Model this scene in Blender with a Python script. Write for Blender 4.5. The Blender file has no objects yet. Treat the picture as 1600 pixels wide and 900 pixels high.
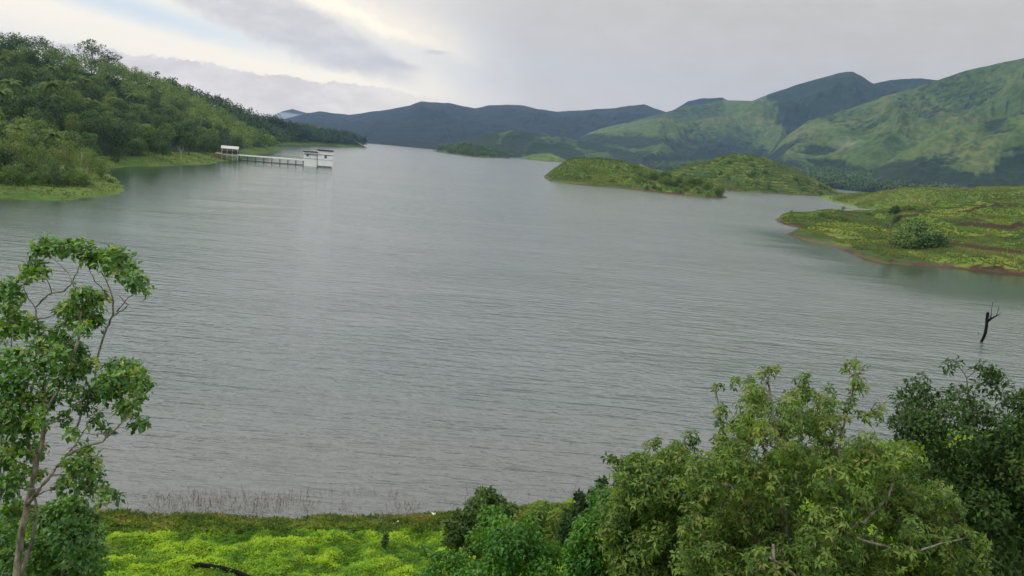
import bpy, math, random
import numpy as np
from mathutils import Matrix, Vector

random.seed(7)
RNG = np.random.default_rng(11)
SC = bpy.context.scene
COL = SC.collection
R = math.radians

# ------------------------------------------------------------------ camera
CAM_Z = 20.0
F = 1170.0
PITCH, ROLL = 10.4, 5.0
cam_d = bpy.data.cameras.new('camera')
cam = bpy.data.objects.new('camera', cam_d)
COL.objects.link(cam)
cam_d.sensor_width = 36.0
cam_d.lens = 36.0 * F / 1600.0
cam_d.clip_start = 0.1
cam_d.clip_end = 60000.0
ROT = Matrix.Rotation(R(90 - PITCH), 3, 'X') @ Matrix.Rotation(R(ROLL), 3, 'Z')
cam.matrix_world = Matrix.Translation((0, 0, CAM_Z)) @ ROT.to_4x4()
SC.camera = cam
ROTN = np.array(ROT)

# ------------------------------------------------------------------ sky, sun, exposure
SUN_EL, SUN_AZ = 38.0, -104.0          # azimuth measured from +Y towards +X
SC.view_settings.view_transform = 'Standard'
SC.view_settings.look = 'None'
SC.view_settings.gamma = 1.0
SC.view_settings.exposure = 0.45
SC.view_settings.use_curve_mapping = False


def build_world():
    w = bpy.data.worlds.new('World')
    SC.world = w
    w.use_nodes = True
    nt = w.node_tree
    nt.nodes.clear()
    N, L = nt.nodes, nt.links
    out = N.new('ShaderNodeOutputWorld')
    bg = N.new('ShaderNodeBackground')
    bg.inputs[1].default_value = 0.1
    sky = N.new('ShaderNodeTexSky')
    sky.sky_type = 'NISHITA'
    sky.sun_disc = False
    sky.sun_elevation = R(SUN_EL)
    sky.sun_rotation = R(SUN_AZ)
    tc = N.new('ShaderNodeTexCoord')
    sep = N.new('ShaderNodeSeparateXYZ')
    L.new(tc.outputs['Generated'], sep.inputs[0])

    def M(op, a, b=None, c=None, clamp=False):
        n = N.new('ShaderNodeMath')
        n.operation = op
        n.use_clamp = clamp
        for i, v in enumerate((a, b, c)):
            if v is None:
                continue
            if isinstance(v, (int, float)):
                n.inputs[i].default_value = v
            else:
                L.new(v, n.inputs[i])
        return n.outputs[0]

    az = M('MULTIPLY', M('ARCTAN2', sep.outputs[0], sep.outputs[1]), 1000.0)
    el = M('MULTIPLY', M('ARCSINE', sep.outputs[2]), 1000.0)     # milliradians
    comb = N.new('ShaderNodeCombineXYZ')
    L.new(az, comb.inputs[0])
    L.new(el, comb.inputs[1])

    def noise(scale, detail=5, rough=0.55, sx=1.0, sy=1.0, off=0.0):
        mp = N.new('ShaderNodeMapping')
        mp.inputs['Scale'].default_value = (scale * sx, scale * sy, 1)
        mp.inputs['Location'].default_value = (off, off * 0.7, 0)
        L.new(comb.outputs[0], mp.inputs[0])
        n = N.new('ShaderNodeTexNoise')
        n.inputs['Scale'].default_value = 1.0
        n.inputs['Detail'].default_value = detail
        n.inputs['Roughness'].default_value = rough
        L.new(mp.outputs[0], n.inputs['Vector'])
        return n.outputs['Fac']
    warp_a = M('MULTIPLY', M('SUBTRACT', noise(0.012, 7, 0.6), 0.5), 90.0)
    warp_b = M('MULTIPLY', M('SUBTRACT', noise(0.014, 9, 0.70, 1, 1, 31.0), 0.5), 46.0)
    cauli = M('MULTIPLY', M('SUBTRACT', noise(0.045, 8, 0.62, 1, 1.3, 77.0), 0.5), 26.0)
    fine = noise(0.03, 6, 0.6, 0.6, 1.4, 7.0)

    def blob(ca, ce, ra, re, ang, edge=0.5, k=1.0):
        """soft ellipse in azimuth and elevation, 1 inside"""
        x = M('SUBTRACT', M('ADD', az, M('ADD', M('MULTIPLY', warp_a, k), M('MULTIPLY', cauli, k * 0.5))), ca)
        y = M('SUBTRACT', M('ADD', el, M('ADD', M('MULTIPLY', warp_b, k), M('MULTIPLY', cauli, k * 0.7))), ce)
        c, s = math.cos(R(ang)), math.sin(R(ang))
        xr = M('ADD', M('MULTIPLY', x, c / ra), M('MULTIPLY', y, s / ra))
        yr = M('SUBTRACT', M('MULTIPLY', y, c / re), M('MULTIPLY', x, s / re))
        d = M('SQRT', M('ADD', M('MULTIPLY', xr, xr), M('MULTIPLY', yr, yr)))
        n = N.new('ShaderNodeMapRange')
        n.interpolation_type = 'SMOOTHSTEP'
        L.new(d, n.inputs[0])
        n.inputs[1].default_value = 1.0 + edge
        n.inputs[2].default_value = max(0.0, 1.0 - edge)
        return n.outputs[0]

    def ramp(v, a, b):
        n = N.new('ShaderNodeMapRange')
        n.interpolation_type = 'SMOOTHSTEP'
        L.new(v, n.inputs[0])
        n.inputs[1].default_value = a
        n.inputs[2].default_value = b
        return n.outputs[0]

    def mix(f, a, b):
        n = N.new('ShaderNodeMix')
        n.data_type = 'RGBA'
        if isinstance(f, (int, float)):
            n.inputs[0].default_value = f
        else:
            L.new(f, n.inputs[0])
        for sk, v in ((n.inputs[6], a), (n.inputs[7], b)):
            if isinstance(v, tuple):
                sk.default_value = (v[0] * 10, v[1] * 10, v[2] * 10, 1)
            else:
                L.new(v, sk)
        return n.outputs[2]
    GREY = (0.63, 0.59, 0.55)
    DGREY = (0.53, 0.50, 0.47)
    LGREY = (0.74, 0.70, 0.64)
    CREAM = (1.07, 0.945, 0.72)
    BLUE = (0.60, 0.70, 0.77)
    skyc = mix(0.9, sky.outputs[0], BLUE)
    col = mix(ramp(noise(0.006, 4, 0.5, 0.5, 1.6, 3.0), 0.3, 0.7), LGREY, skyc)
    col = mix(blob(-560, 122, 260, 17, -6, 0.9, 0.3), col, skyc)
    col = mix(M('MULTIPLY', blob(-430, 88, 420, 36, -5, 0.75, 0.4), 0.9), col, CREAM)
    col = mix(M('MULTIPLY', blob(-600, 150, 230, 16, -8, 0.8, 0.5), 0.75), col, CREAM)
    col = mix(M('MULTIPLY', blob(-500, 126, 160, 13, -10, 0.9, 0.3), 0.8), col, skyc)
    # the big diagonal grey cloud and its bright edge
    col = mix(M('MULTIPLY', blob(-170, 138, 170, 20, -12, 0.9, 0.5), 0.55), col, CREAM)
    col = mix(M('MULTIPLY', blob(-330, 132, 180, 30, -17, 0.24, 0.6), 0.94), col, mix(ramp(fine, 0.35, 0.7), tuple(x * 0.90 for x in GREY), tuple(x * 1.10 for x in GREY)))
    col = mix(M('MULTIPLY', blob(-215, 144, 120, 6, -15, 0.95, 0.7), 0.75), col, (1.10, 0.98, 0.74))
    col = mix(M('MULTIPLY', blob(-320, 178, 42, 5, -8, 0.9, 0.5), 0.9), col, (1.10, 0.99, 0.78))
    col = mix(M('MULTIPLY', blob(-178, 95, 34, 6, -6, 0.6, 0.3), 0.75), col, DGREY)
    col = mix(M('MULTIPLY', blob(-124, 113, 14, 2.5, 2, 0.6, 0.15), 0.6), col, DGREY)
    # low cumulus bank on the left horizon
    bank = M('MULTIPLY', ramp(M('ADD', M('ADD', el, M('ADD', M('MULTIPLY', warp_b, 0.35), cauli)), M('MULTIPLY', az, 0.03)), 58.0, 54.5),
             ramp(az, -60.0, -240.0))
    col = mix(bank, col, mix(ramp(fine, 0.35, 0.7), (0.66, 0.59, 0.52), (0.80, 0.73, 0.65)))
    # the grey deck closing the right side
    deck = ramp(M('ADD', M('ADD', az, M('MULTIPLY', warp_a, 0.9)), M('MULTIPLY', el, 0.35)), -150.0, 70.0)
    deckc = mix(ramp(az, 0.0, 420.0), (0.54, 0.50, 0.455), (0.46, 0.42, 0.37))
    deckc = mix(M('MULTIPLY', ramp(el, 60.0, 230.0), 0.7), deckc, (0.46, 0.44, 0.40))
    deckc = mix(M('MULTIPLY', ramp(el, 110.0, 0.0), 0.6), deckc, (0.55, 0.49, 0.41))
    deckc = mix(M('MULTIPLY', ramp(fine, 0.3, 0.75), 0.22), deckc, (0.60, 0.60, 0.60))
    col = mix(deck, col, deckc)
    vm = N.new('ShaderNodeVectorMath')
    vm.operation = 'MULTIPLY'
    vm.inputs[1].default_value = (0.965, 0.94, 0.90)
    L.new(col, vm.inputs[0])
    col = vm.outputs[0]
    # overhead: broken grey cloud
    up = ramp(el, 185.0, 400.0)
    upc = mix(ramp(noise(0.004, 5, 0.6, 1, 1, 50.0), 0.35, 0.65), (1.05, 1.06, 1.06), (1.32, 1.32, 1.29))
    col = mix(up, col, upc)
    L.new(col, bg.inputs[0])
    L.new(bg.outputs[0], out.inputs[0])


build_world()
sun_d = bpy.data.lights.new('sun', 'SUN')
sun_d.energy = 1.5
sun_d.angle = R(14)
sun_d.color = (1.0, 0.95, 0.86)
sun = bpy.data.objects.new('sun', sun_d)
COL.objects.link(sun)
sv = Vector((math.sin(R(SUN_AZ)) * math.cos(R(SUN_EL)), math.cos(R(SUN_AZ)) * math.cos(R(SUN_EL)), math.sin(R(SUN_EL))))
sun.rotation_euler = sv.to_track_quat('Z', 'Y').to_euler()
SC.cycles.max_bounces = 6
SC.cycles.diffuse_bounces = 1
SC.cycles.glossy_bounces = 2
SC.cycles.transmission_bounces = 3
SC.cycles.transparent_max_bounces = 6
SC.cycles.volume_bounces = 0
SC.cycles.use_denoising = True

# ------------------------------------------------------------------ maths helpers


def ray(u, v):
    d = ROTN @ np.array([(u - 800.0) / F, -(v - 450.0) / F, -1.0])
    return d


def on_plane(u, v, z=0.0):
    """where the sight line of a photo pixel meets a level plane"""
    d = ray(u, v)
    t = (z - CAM_Z) / d[2]
    return np.array([d[0] * t, d[1] * t, z])


def at_range(u, v, r):
    """point on the sight line at horizontal distance r"""
    d = ray(u, v)
    t = r / math.hypot(d[0], d[1])
    return np.array([d[0] * t, d[1] * t, CAM_Z + d[2] * t])


def unit(a):
    n = np.linalg.norm(a, axis=-1, keepdims=True)
    return a / np.maximum(n, 1e-9)


def smooth(x, a, b):
    t = np.clip((x - a) / (b - a), 0, 1)
    return t * t * (3 - 2 * t)


def hash2(ix, iy, seed):
    h = (ix * 374761393 + iy * 668265263 + seed * 1274126177) & 0xFFFFFFFF
    h = ((h ^ (h >> 13)) * 1103515245) & 0xFFFFFFFF
    h = (h ^ (h >> 16)) & 0xFFFF
    return h / 65535.0


def vnoise(x, y, seed=0):
    x0 = np.floor(x).astype(np.int64)
    y0 = np.floor(y).astype(np.int64)
    fx, fy = x - x0, y - y0
    fx = fx * fx * fx * (fx * (fx * 6 - 15) + 10)
    fy = fy * fy * fy * (fy * (fy * 6 - 15) + 10)
    a, b = hash2(x0, y0, seed), hash2(x0 + 1, y0, seed)
    c, d = hash2(x0, y0 + 1, seed), hash2(x0 + 1, y0 + 1, seed)
    return (a * (1 - fx) + b * fx) * (1 - fy) + (c * (1 - fx) + d * fx) * fy


def fbm(x, y, seed=0, octv=5, gain=0.5):
    s, a, t = 0.0, 1.0, 0.0
    for i in range(octv):
        s = s + a * vnoise(x * 2.03 ** i + i * 17.3, y * 2.03 ** i - i * 9.1, seed + i)
        t += a
        a *= gain
    return s / t


def ridged(x, y, seed=0, octv=5, gain=0.5):
    s, a, t = 0.0, 1.0, 0.0
    for i in range(octv):
        n = 1 - np.abs(2 * vnoise(x * 2.07 ** i + i * 13.7, y * 2.07 ** i + i * 5.9, seed + i) - 1)
        s = s + a * n * n
        t += a
        a *= gain
    return s / t


class TPS:
    """smooth surface through given heights"""

    def __init__(self, pts, lam=0.0):
        p = np.array(pts, float)
        self.s = np.abs(p[:, :2]).max()
        self.p = p[:, :2] / self.s
        n = len(p)
        K = self.k(self.p, self.p) + lam * np.eye(n)
        P = np.hstack([np.ones((n, 1)), self.p])
        A = np.zeros((n + 3, n + 3))
        A[:n, :n] = K
        A[:n, n:] = P
        A[n:, :n] = P.T
        self.w = np.linalg.solve(A, np.concatenate([p[:, 2], np.zeros(3)]))

    @staticmethod
    def k(a, b):
        d2 = ((a[:, None, :] - b[None, :, :]) ** 2).sum(-1)
        return np.where(d2 > 1e-14, 0.5 * d2 * np.log(np.maximum(d2, 1e-14)), 0)

    def __call__(self, x, y):
        sh = np.shape(x)
        q = np.stack([np.ravel(x), np.ravel(y)], 1) / self.s
        o = []
        for i in range(0, len(q), 20000):
            c = q[i:i + 20000]
            o.append(self.k(c, self.p) @ self.w[:-3] + self.w[-3] + c @ self.w[-2:])
        return np.concatenate(o).reshape(sh)


# ------------------------------------------------------------------ object helpers
def tag(o, label=None, cat=None, group=None, kind=None):
    if label:
        o['label'] = label
    if cat:
        o['category'] = cat
    if group:
        o['group'] = group
    if kind:
        o['kind'] = kind
    return o


def make_mesh(name, V, F, smooth_=False, tint=None, mats=None, midx=None):
    V = np.asarray(V, np.float32)
    me = bpy.data.meshes.new(name)
    if isinstance(F, np.ndarray):
        k = F.shape[1]
        n = len(F)
        me.vertices.add(len(V))
        me.vertices.foreach_set('co', V.ravel())
        me.loops.add(n * k)
        me.loops.foreach_set('vertex_index', F.astype(np.int32).ravel())
        me.polygons.add(n)
        me.polygons.foreach_set('loop_start', np.arange(n, dtype=np.int32) * k)
        try:
            me.polygons.foreach_set('loop_total', np.full(n, k, dtype=np.int32))
        except Exception:
            pass
    else:
        me.from_pydata([tuple(map(float, v)) for v in V], [], [tuple(int(i) for i in f) for f in F])
    if mats:
        for m in mats:
            me.materials.append(m)
    if midx is not None:
        me.polygons.foreach_set('material_index', np.asarray(midx, np.int32))
    me.update(calc_edges=True)
    me.polygons.foreach_set('use_smooth', np.full(len(me.polygons), bool(smooth_)))
    if tint is not None:
        tint = np.asarray(tint, np.float32)
        dom = 'FACE' if len(tint) == len(me.polygons) else 'POINT'
        a = me.attributes.new('tint', 'FLOAT', dom)
        a.data.foreach_set('value', tint)
    me.validate()
    return me


def link(name, me, parent=None, loc=None):
    o = bpy.data.objects.new(name, me)
    COL.objects.link(o)
    if parent is not None:
        o.parent = parent
    if loc is not None:
        o.location = loc
    return o


def empty(name, loc=(0, 0, 0), rz=0.0):
    o = bpy.data.objects.new(name, None)
    COL.objects.link(o)
    o.location = loc
    o.rotation_euler = (0, 0, rz)
    o.empty_display_size = 0.5
    return o


class MB:
    """collects quads and tris of one part"""

    def __init__(self):
        self.v, self.f = [], []

    def add(self, V, Fs):
        b = len(self.v)
        self.v += [tuple(map(float, p)) for p in V]
        self.f += [tuple(i + b for i in f) for f in Fs]

    def box(self, x0, x1, y0, y1, z0, z1):
        V = [(x0, y0, z0), (x1, y0, z0), (x1, y1, z0), (x0, y1, z0), (x0, y0, z1), (x1, y0, z1), (x1, y1, z1), (x0, y1, z1)]
        self.add(V, [(0, 3, 2, 1), (4, 5, 6, 7), (0, 1, 5, 4), (1, 2, 6, 5), (2, 3, 7, 6), (3, 0, 4, 7)])

    def tube(self, pts, rad, n=6, cap=True):
        pts = np.asarray(pts, float)
        rad = np.broadcast_to(np.asarray(rad, float), (len(pts),))
        tan = np.gradient(pts, axis=0)
        tan = unit(tan)
        ref = np.array([0.31, 0.17, 0.93])
        V = []
        for p, t, r in zip(pts, tan, rad):
            a = unit(np.cross(t, ref if abs(t @ ref) < 0.95 else np.array([1.0, 0, 0])))
            b = np.cross(t, a)
            for k in range(n):
                w = 2 * math.pi * k / n
                V.append(p + r * (math.cos(w) * a + math.sin(w) * b))
        Fs = []
        for i in range(len(pts) - 1):
            for k in range(n):
                Fs.append((i * n + k, i * n + (k + 1) % n, (i + 1) * n + (k + 1) % n, (i + 1) * n + k))
        if cap:
            Fs.append(tuple(range(n))[::-1])
            Fs.append(tuple((len(pts) - 1) * n + k for k in range(n)))
        self.add(V, Fs)

    def build(self, name, mat, parent=None, smooth_=False):
        me = make_mesh(name, self.v, self.f, smooth_, mats=[mat])
        return link(name, me, parent)


def wiggle(p0, p1, n=5, amp=0.06, rng=RNG):
    p0, p1 = np.asarray(p0, float), np.asarray(p1, float)
    L = np.linalg.norm(p1 - p0)
    t = np.linspace(0, 1, n)[:, None]
    w = np.sin(math.pi * t)
    off = np.cumsum(rng.normal(0, 1, (n, 3)), 0)
    off -= t * off[-1]
    return p0 + (p1 - p0) * t + off * w * amp * L / math.sqrt(n)


# ------------------------------------------------------------------ materials
def mat(name):
    m = bpy.data.materials.new(name)
    m.use_nodes = True
    nt = m.node_tree
    return m, nt, nt.nodes, nt.links, nt.nodes['Principled BSDF']


def ramp_node(N, L, fac, stops, interp='LINEAR'):
    n = N.new('ShaderNodeValToRGB')
    cr = n.color_ramp
    cr.interpolation = interp
    while len(cr.elements) > 1:
        cr.elements.remove(cr.elements[-1])
    cr.elements[0].position = stops[0][0]
    cr.elements[0].color = (*stops[0][1], 1)
    for p, c in stops[1:]:
        e = cr.elements.new(p)
        e.color = (*c, 1)
    if fac is not None:
        L.new(fac, n.inputs[0])
    return n.outputs[0]


def nz(N, L, scale, detail=4, rough=0.55, coord='Object', sc=(1, 1, 1), rot=(0, 0, 0), dist=0.0):
    tc = N.new('ShaderNodeTexCoord')
    mp = N.new('ShaderNodeMapping')
    mp.inputs['Scale'].default_value = sc
    mp.inputs['Rotation'].default_value = rot
    L.new(tc.outputs[coord], mp.inputs[0])
    n = N.new('ShaderNodeTexNoise')
    n.inputs['Scale'].default_value = scale
    n.inputs['Detail'].default_value = detail
    n.inputs['Roughness'].default_value = rough
    n.inputs['Distortion'].default_value = dist
    L.new(mp.outputs[0], n.inputs['Vector'])
    return n.outputs['Fac']


def mixc(N, L, f, a, b):
    n = N.new('ShaderNodeMix')
    n.data_type = 'RGBA'
    if isinstance(f, (int, float)):
        n.inputs[0].default_value = f
    else:
        L.new(f, n.inputs[0])
    for sk, v in ((n.inputs[6], a), (n.inputs[7], b)):
        if isinstance(v, tuple):
            sk.default_value = (*v, 1)
        else:
            L.new(v, sk)
    return n.outputs[2]


def mth(N, L, op, a, b=None, clamp=False):
    n = N.new('ShaderNodeMath')
    n.operation = op
    n.use_clamp = clamp
    for i, v in enumerate((a, b)):
        if v is None:
            continue
        if isinstance(v, (int, float)):
            n.inputs[i].default_value = v
        else:
            L.new(v, n.inputs[i])
    return n.outputs[0]


def rng_node(N, L, v, a, b, c=0.0, d=1.0):
    n = N.new('ShaderNodeMapRange')
    n.interpolation_type = 'SMOOTHSTEP'
    L.new(v, n.inputs[0])
    for i, x in enumerate((a, b, c, d)):
        n.inputs[i + 1].default_value = x
    return n.outputs[0]


def bump(N, L, h, strength, dist, prev=None):
    b = N.new('ShaderNodeBump')
    b.inputs['Strength'].default_value = strength
    b.inputs['Distance'].default_value = dist
    L.new(h, b.inputs['Height'])
    if prev is not None:
        L.new(prev, b.inputs['Normal'])
    return b.outputs[0]


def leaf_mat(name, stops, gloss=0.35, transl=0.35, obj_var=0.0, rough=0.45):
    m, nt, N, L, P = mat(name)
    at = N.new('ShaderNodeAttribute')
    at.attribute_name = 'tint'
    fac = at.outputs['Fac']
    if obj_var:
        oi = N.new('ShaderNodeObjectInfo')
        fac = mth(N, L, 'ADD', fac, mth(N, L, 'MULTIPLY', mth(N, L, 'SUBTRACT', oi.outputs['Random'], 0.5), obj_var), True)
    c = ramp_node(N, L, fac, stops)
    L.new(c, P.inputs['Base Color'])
    P.inputs['Roughness'].default_value = rough
    P.inputs['Specular IOR Level'].default_value = gloss
    tr = N.new('ShaderNodeBsdfTranslucent')
    hs = N.new('ShaderNodeHueSaturation')
    hs.inputs['Saturation'].default_value = 1.15
    hs.inputs['Value'].default_value = 1.25
    hs.inputs['Hue'].default_value = 0.485
    L.new(c, hs.inputs['Color'])
    L.new(hs.outputs[0], tr.inputs[0])
    mx = N.new('ShaderNodeMixShader')
    mx.inputs[0].default_value = transl
    L.new(P.outputs[0], mx.inputs[1])
    L.new(tr.outputs[0], mx.inputs[2])
    L.new(mx.outputs[0], N['Material Output'].inputs[0])
    return m


def bark_mat(name, a, b, scale=6.0):
    m, nt, N, L, P = mat(name)
    f = nz(N, L, scale, 6, 0.7, sc=(1, 1, 0.35))
    L.new(ramp_node(N, L, f, [(0.35, a), (0.62, b)]), P.inputs['Base Color'])
    P.inputs['Roughness'].default_value = 0.9
    L.new(bump(N, L, f, 0.6, 0.02), P.inputs['Normal'])
    return m


def plain_mat(name, c, rough=0.8, var=0.25, scale=1.5, c2=None, metallic=0.0):
    m, nt, N, L, P = mat(name)
    f = nz(N, L, scale, 6, 0.65)
    c2 = c2 or tuple(x * (1 - var) for x in c)
    L.new(ramp_node(N, L, f, [(0.38, c2), (0.62, c)]), P.inputs['Base Color'])
    P.inputs['Roughness'].default_value = rough
    P.inputs['Metallic'].default_value = metallic
    return m


MT = {}


def build_water_mat():
    m, nt, N, L, P = mat('lake_water')
    tc = N.new('ShaderNodeTexCoord')

    def wave(scale, sx, sy, rot, detail, rough=0.5, dist=0.0):
        return nz(N, L, scale, detail, rough, 'Object', (sx, sy, 1), (0, 0, R(rot)), dist)
    big = wave(0.012, 0.5, 1.0, 12, 4, 0.6)
    streak = wave(0.02, 0.12, 1.0, -8, 3, 0.6)
    w1 = wave(0.85, 0.15, 1.0, 4, 2.5, 0.5, 0.5)
    w2 = wave(2.0, 0.18, 1.0, -9, 3, 0.55, 0.4)
    w3 = wave(0.28, 0.35, 1.0, 14, 2, 0.5, 0.3)
    mid = wave(0.045, 0.35, 1.0, 9, 4, 0.6, 0.6)
    patch = mth(N, L, 'MULTIPLY', rng_node(N, L, big, 0.35, 0.65, 0.72, 1.15), rng_node(N, L, mid, 0.36, 0.64, 0.78, 1.12))
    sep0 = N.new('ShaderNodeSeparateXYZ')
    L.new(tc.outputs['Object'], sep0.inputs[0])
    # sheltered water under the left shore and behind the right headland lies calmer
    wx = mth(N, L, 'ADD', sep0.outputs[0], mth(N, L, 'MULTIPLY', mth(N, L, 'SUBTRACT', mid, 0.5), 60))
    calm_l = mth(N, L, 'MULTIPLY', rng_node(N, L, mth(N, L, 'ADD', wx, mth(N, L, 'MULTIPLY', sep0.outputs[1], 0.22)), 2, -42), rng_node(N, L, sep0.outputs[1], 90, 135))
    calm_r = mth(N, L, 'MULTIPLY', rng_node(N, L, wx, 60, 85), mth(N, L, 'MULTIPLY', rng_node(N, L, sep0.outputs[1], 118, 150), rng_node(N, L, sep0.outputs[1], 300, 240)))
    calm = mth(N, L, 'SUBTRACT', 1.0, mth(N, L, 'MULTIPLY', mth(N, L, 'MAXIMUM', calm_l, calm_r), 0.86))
    n1 = N.new('ShaderNodeBump')
    h = mth(N, L, 'ADD', mth(N, L, 'MULTIPLY', w1, 0.50), mth(N, L, 'ADD', mth(N, L, 'MULTIPLY', w2, 0.24), mth(N, L, 'MULTIPLY', w3, 0.22)))
    w4 = wave(1.1, 1.0, 1.0, 30, 3, 0.5)
    h = mth(N, L, 'ADD', h, mth(N, L, 'MULTIPLY', w4, 0.30))
    near = rng_node(N, L, sep0.outputs[1], 150, 45, 1.0, 1.45)
    h = mth(N, L, 'MULTIPLY', mth(N, L, 'MULTIPLY', h, near), mth(N, L, 'MULTIPLY', patch, calm))
    n1.inputs['Strength'].default_value = 1.0
    n1.inputs['Distance'].default_value = 0.48
    L.new(h, n1.inputs['Height'])
    L.new(n1.outputs[0], P.inputs['Normal'])
    body = ramp_node(N, L, streak, [(0.3, (0.080, 0.096, 0.090)), (0.7, (0.090, 0.106, 0.100))])
    # silt stirred up in the shallows along the near bank
    sep = N.new('ShaderNodeSeparateXYZ')
    L.new(tc.outputs['Object'], sep.inputs[0])
    sh = mth(N, L, 'ADD', sep.outputs[1], mth(N, L, 'MULTIPLY', sep.outputs[0], -0.12))
    sh = mth(N, L, 'ADD', sh, mth(N, L, 'MULTIPLY', big, 10))
    body = mixc(N, L, rng_node(N, L, sh, 68, 44), body, (0.105, 0.107, 0.103))
    body = mixc(N, L, mth(N, L, 'MAXIMUM', calm_l, calm_r), body, (0.013, 0.036, 0.014))  # dark reflections of the shores painted into the water's own colour
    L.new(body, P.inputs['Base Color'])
    P.inputs['Roughness'].default_value = 0.14
    P.inputs['IOR'].default_value = 1.333
    P.inputs['Specular IOR Level'].default_value = 0.5
    return m


def meadow_mat(name, grass, dry, soil, scale=0.06, wood=None, soil_from=None, speck=None, band=None):
    """grass of several greens; bare soil on steep faces; attribute tint gives scrub"""
    m, nt, N, L, P = mat(name)
    a = nz(N, L, scale, 6, 0.62)
    b = nz(N, L, scale * 7, 5, 0.6)
    f = mth(N, L, 'ADD', mth(N, L, 'MULTIPLY', a, 0.65), mth(N, L, 'MULTIPLY', b, 0.35))
    c = ramp_node(N, L, f, [(0.36, tuple(x * 0.62 for x in grass)), (0.48, grass), (0.60, dry)])
    at = N.new('ShaderNodeAttribute')
    at.attribute_name = 'tint'
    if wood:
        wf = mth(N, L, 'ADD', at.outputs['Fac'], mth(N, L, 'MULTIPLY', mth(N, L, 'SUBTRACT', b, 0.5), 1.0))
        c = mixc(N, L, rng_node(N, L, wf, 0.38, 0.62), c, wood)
    if soil:
        ge = N.new('ShaderNodeNewGeometry')
        sp = N.new('ShaderNodeSeparateXYZ')
        L.new(ge.outputs['True Normal'], sp.inputs[0])
        st = mth(N, L, 'ADD', sp.outputs[2], mth(N, L, 'MULTIPLY', mth(N, L, 'SUBTRACT', b, 0.5), 0.35))
        lo, hi = soil_from or (0.80, 0.70)
        c = mixc(N, L, rng_node(N, L, st, lo, hi), c, soil)
    if band:
        tc2 = N.new('ShaderNodeTexCoord')
        sz2 = N.new('ShaderNodeSeparateXYZ')
        L.new(tc2.outputs['Object'], sz2.inputs[0])
        hb = mth(N, L, 'ADD', sz2.outputs[2], mth(N, L, 'MULTIPLY', mth(N, L, 'SUBTRACT', b, 0.5), band * 2.6))
        c = mixc(N, L, rng_node(N, L, hb, band, band * 0.45), c, mixc(N, L, rng_node(N, L, a, 0.42, 0.58), (0.080, 0.070, 0.034), (0.062, 0.034, 0.024)))
    if speck:
        sp_ = nz(N, L, speck, 3, 0.6)
        c = mixc(N, L, rng_node(N, L, sp_, 0.36, 0.66, 0.6, 0.0), c, tuple(x * 0.35 for x in grass))
    L.new(c, P.inputs['Base Color'])
    P.inputs['Roughness'].default_value = 0.95
    P.inputs['Specular IOR Level'].default_value = 0.1
    L.new(bump(N, L, b, 0.8, 0.12 / scale * 0.06), P.inputs['Normal'])
    return m


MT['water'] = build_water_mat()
MT['bank'] = meadow_mat('bank_turf', (0.075, 0.13, 0.012), (0.12, 0.17, 0.018), None, 0.5)
MT['hill'] = meadow_mat('wooded_hill_floor', (0.055, 0.10, 0.018), (0.085, 0.12, 0.025), None, 0.05, wood=(0.014, 0.026, 0.009))
MT['isle'] = meadow_mat('island_turf', (0.052, 0.092, 0.016), (0.120, 0.145, 0.030), None, 0.045, wood=(0.035, 0.070, 0.018), band=1.3)
MT['head'] = meadow_mat('headland_turf', (0.070, 0.125, 0.015), (0.150, 0.165, 0.032), (0.050, 0.032, 0.022), 0.05, wood=(0.035, 0.065, 0.018), soil_from=(0.74, 0.62), band=0.9)
MT['smooth_head'] = meadow_mat('smooth_hill_turf', (0.075, 0.130, 0.022), (0.125, 0.155, 0.035), None, 0.02)
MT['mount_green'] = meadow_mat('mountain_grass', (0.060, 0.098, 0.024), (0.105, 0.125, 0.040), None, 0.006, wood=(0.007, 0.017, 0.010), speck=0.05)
MT['mount_dark'] = meadow_mat('mountain_forest', (0.007, 0.016, 0.012), (0.013, 0.024, 0.014), None, 0.004, wood=(0.005, 0.012, 0.009), speck=0.03)

G = lambda r, g, b: (r, g, b)
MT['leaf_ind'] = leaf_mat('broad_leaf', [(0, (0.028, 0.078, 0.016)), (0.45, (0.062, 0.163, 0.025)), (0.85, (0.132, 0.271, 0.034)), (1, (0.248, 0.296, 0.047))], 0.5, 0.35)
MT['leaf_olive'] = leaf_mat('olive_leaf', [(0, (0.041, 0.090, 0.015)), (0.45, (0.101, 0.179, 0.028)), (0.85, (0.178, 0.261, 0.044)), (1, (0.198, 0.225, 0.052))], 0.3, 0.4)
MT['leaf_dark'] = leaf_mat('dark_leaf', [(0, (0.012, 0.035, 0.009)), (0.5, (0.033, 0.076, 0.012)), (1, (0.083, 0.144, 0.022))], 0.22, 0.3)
MT['leaf_vine'] = leaf_mat('vine_leaf', [(0, (0.021, 0.086, 0.009)), (0.5, (0.052, 0.172, 0.014)), (1, (0.127, 0.276, 0.023))], 0.4, 0.4)
MT['cover'] = leaf_mat('ground_cover', [(0, (0.064, 0.167, 0.008)), (0.5, (0.172, 0.332, 0.011)), (1, (0.331, 0.499, 0.022))], 0.3, 0.4)
MT['reed'] = leaf_mat('dry_reed', [(0, (0.075, 0.050, 0.036)), (0.6, (0.150, 0.110, 0.075)), (1, (0.11, 0.13, 0.03))], 0.2, 0.2)
MT['far_mid'] = leaf_mat('wood_foliage', [(0, (0.031, 0.065, 0.019)), (0.5, (0.068, 0.130, 0.032)), (1, (0.147, 0.212, 0.050))], 0.25, 0.25, 0.5, 0.7)
MT['far_light'] = leaf_mat('light_foliage', [(0, (0.055, 0.099, 0.021)), (0.5, (0.103, 0.171, 0.034)), (1, (0.181, 0.225, 0.057))], 0.25, 0.3, 0.4, 0.7)
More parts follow.
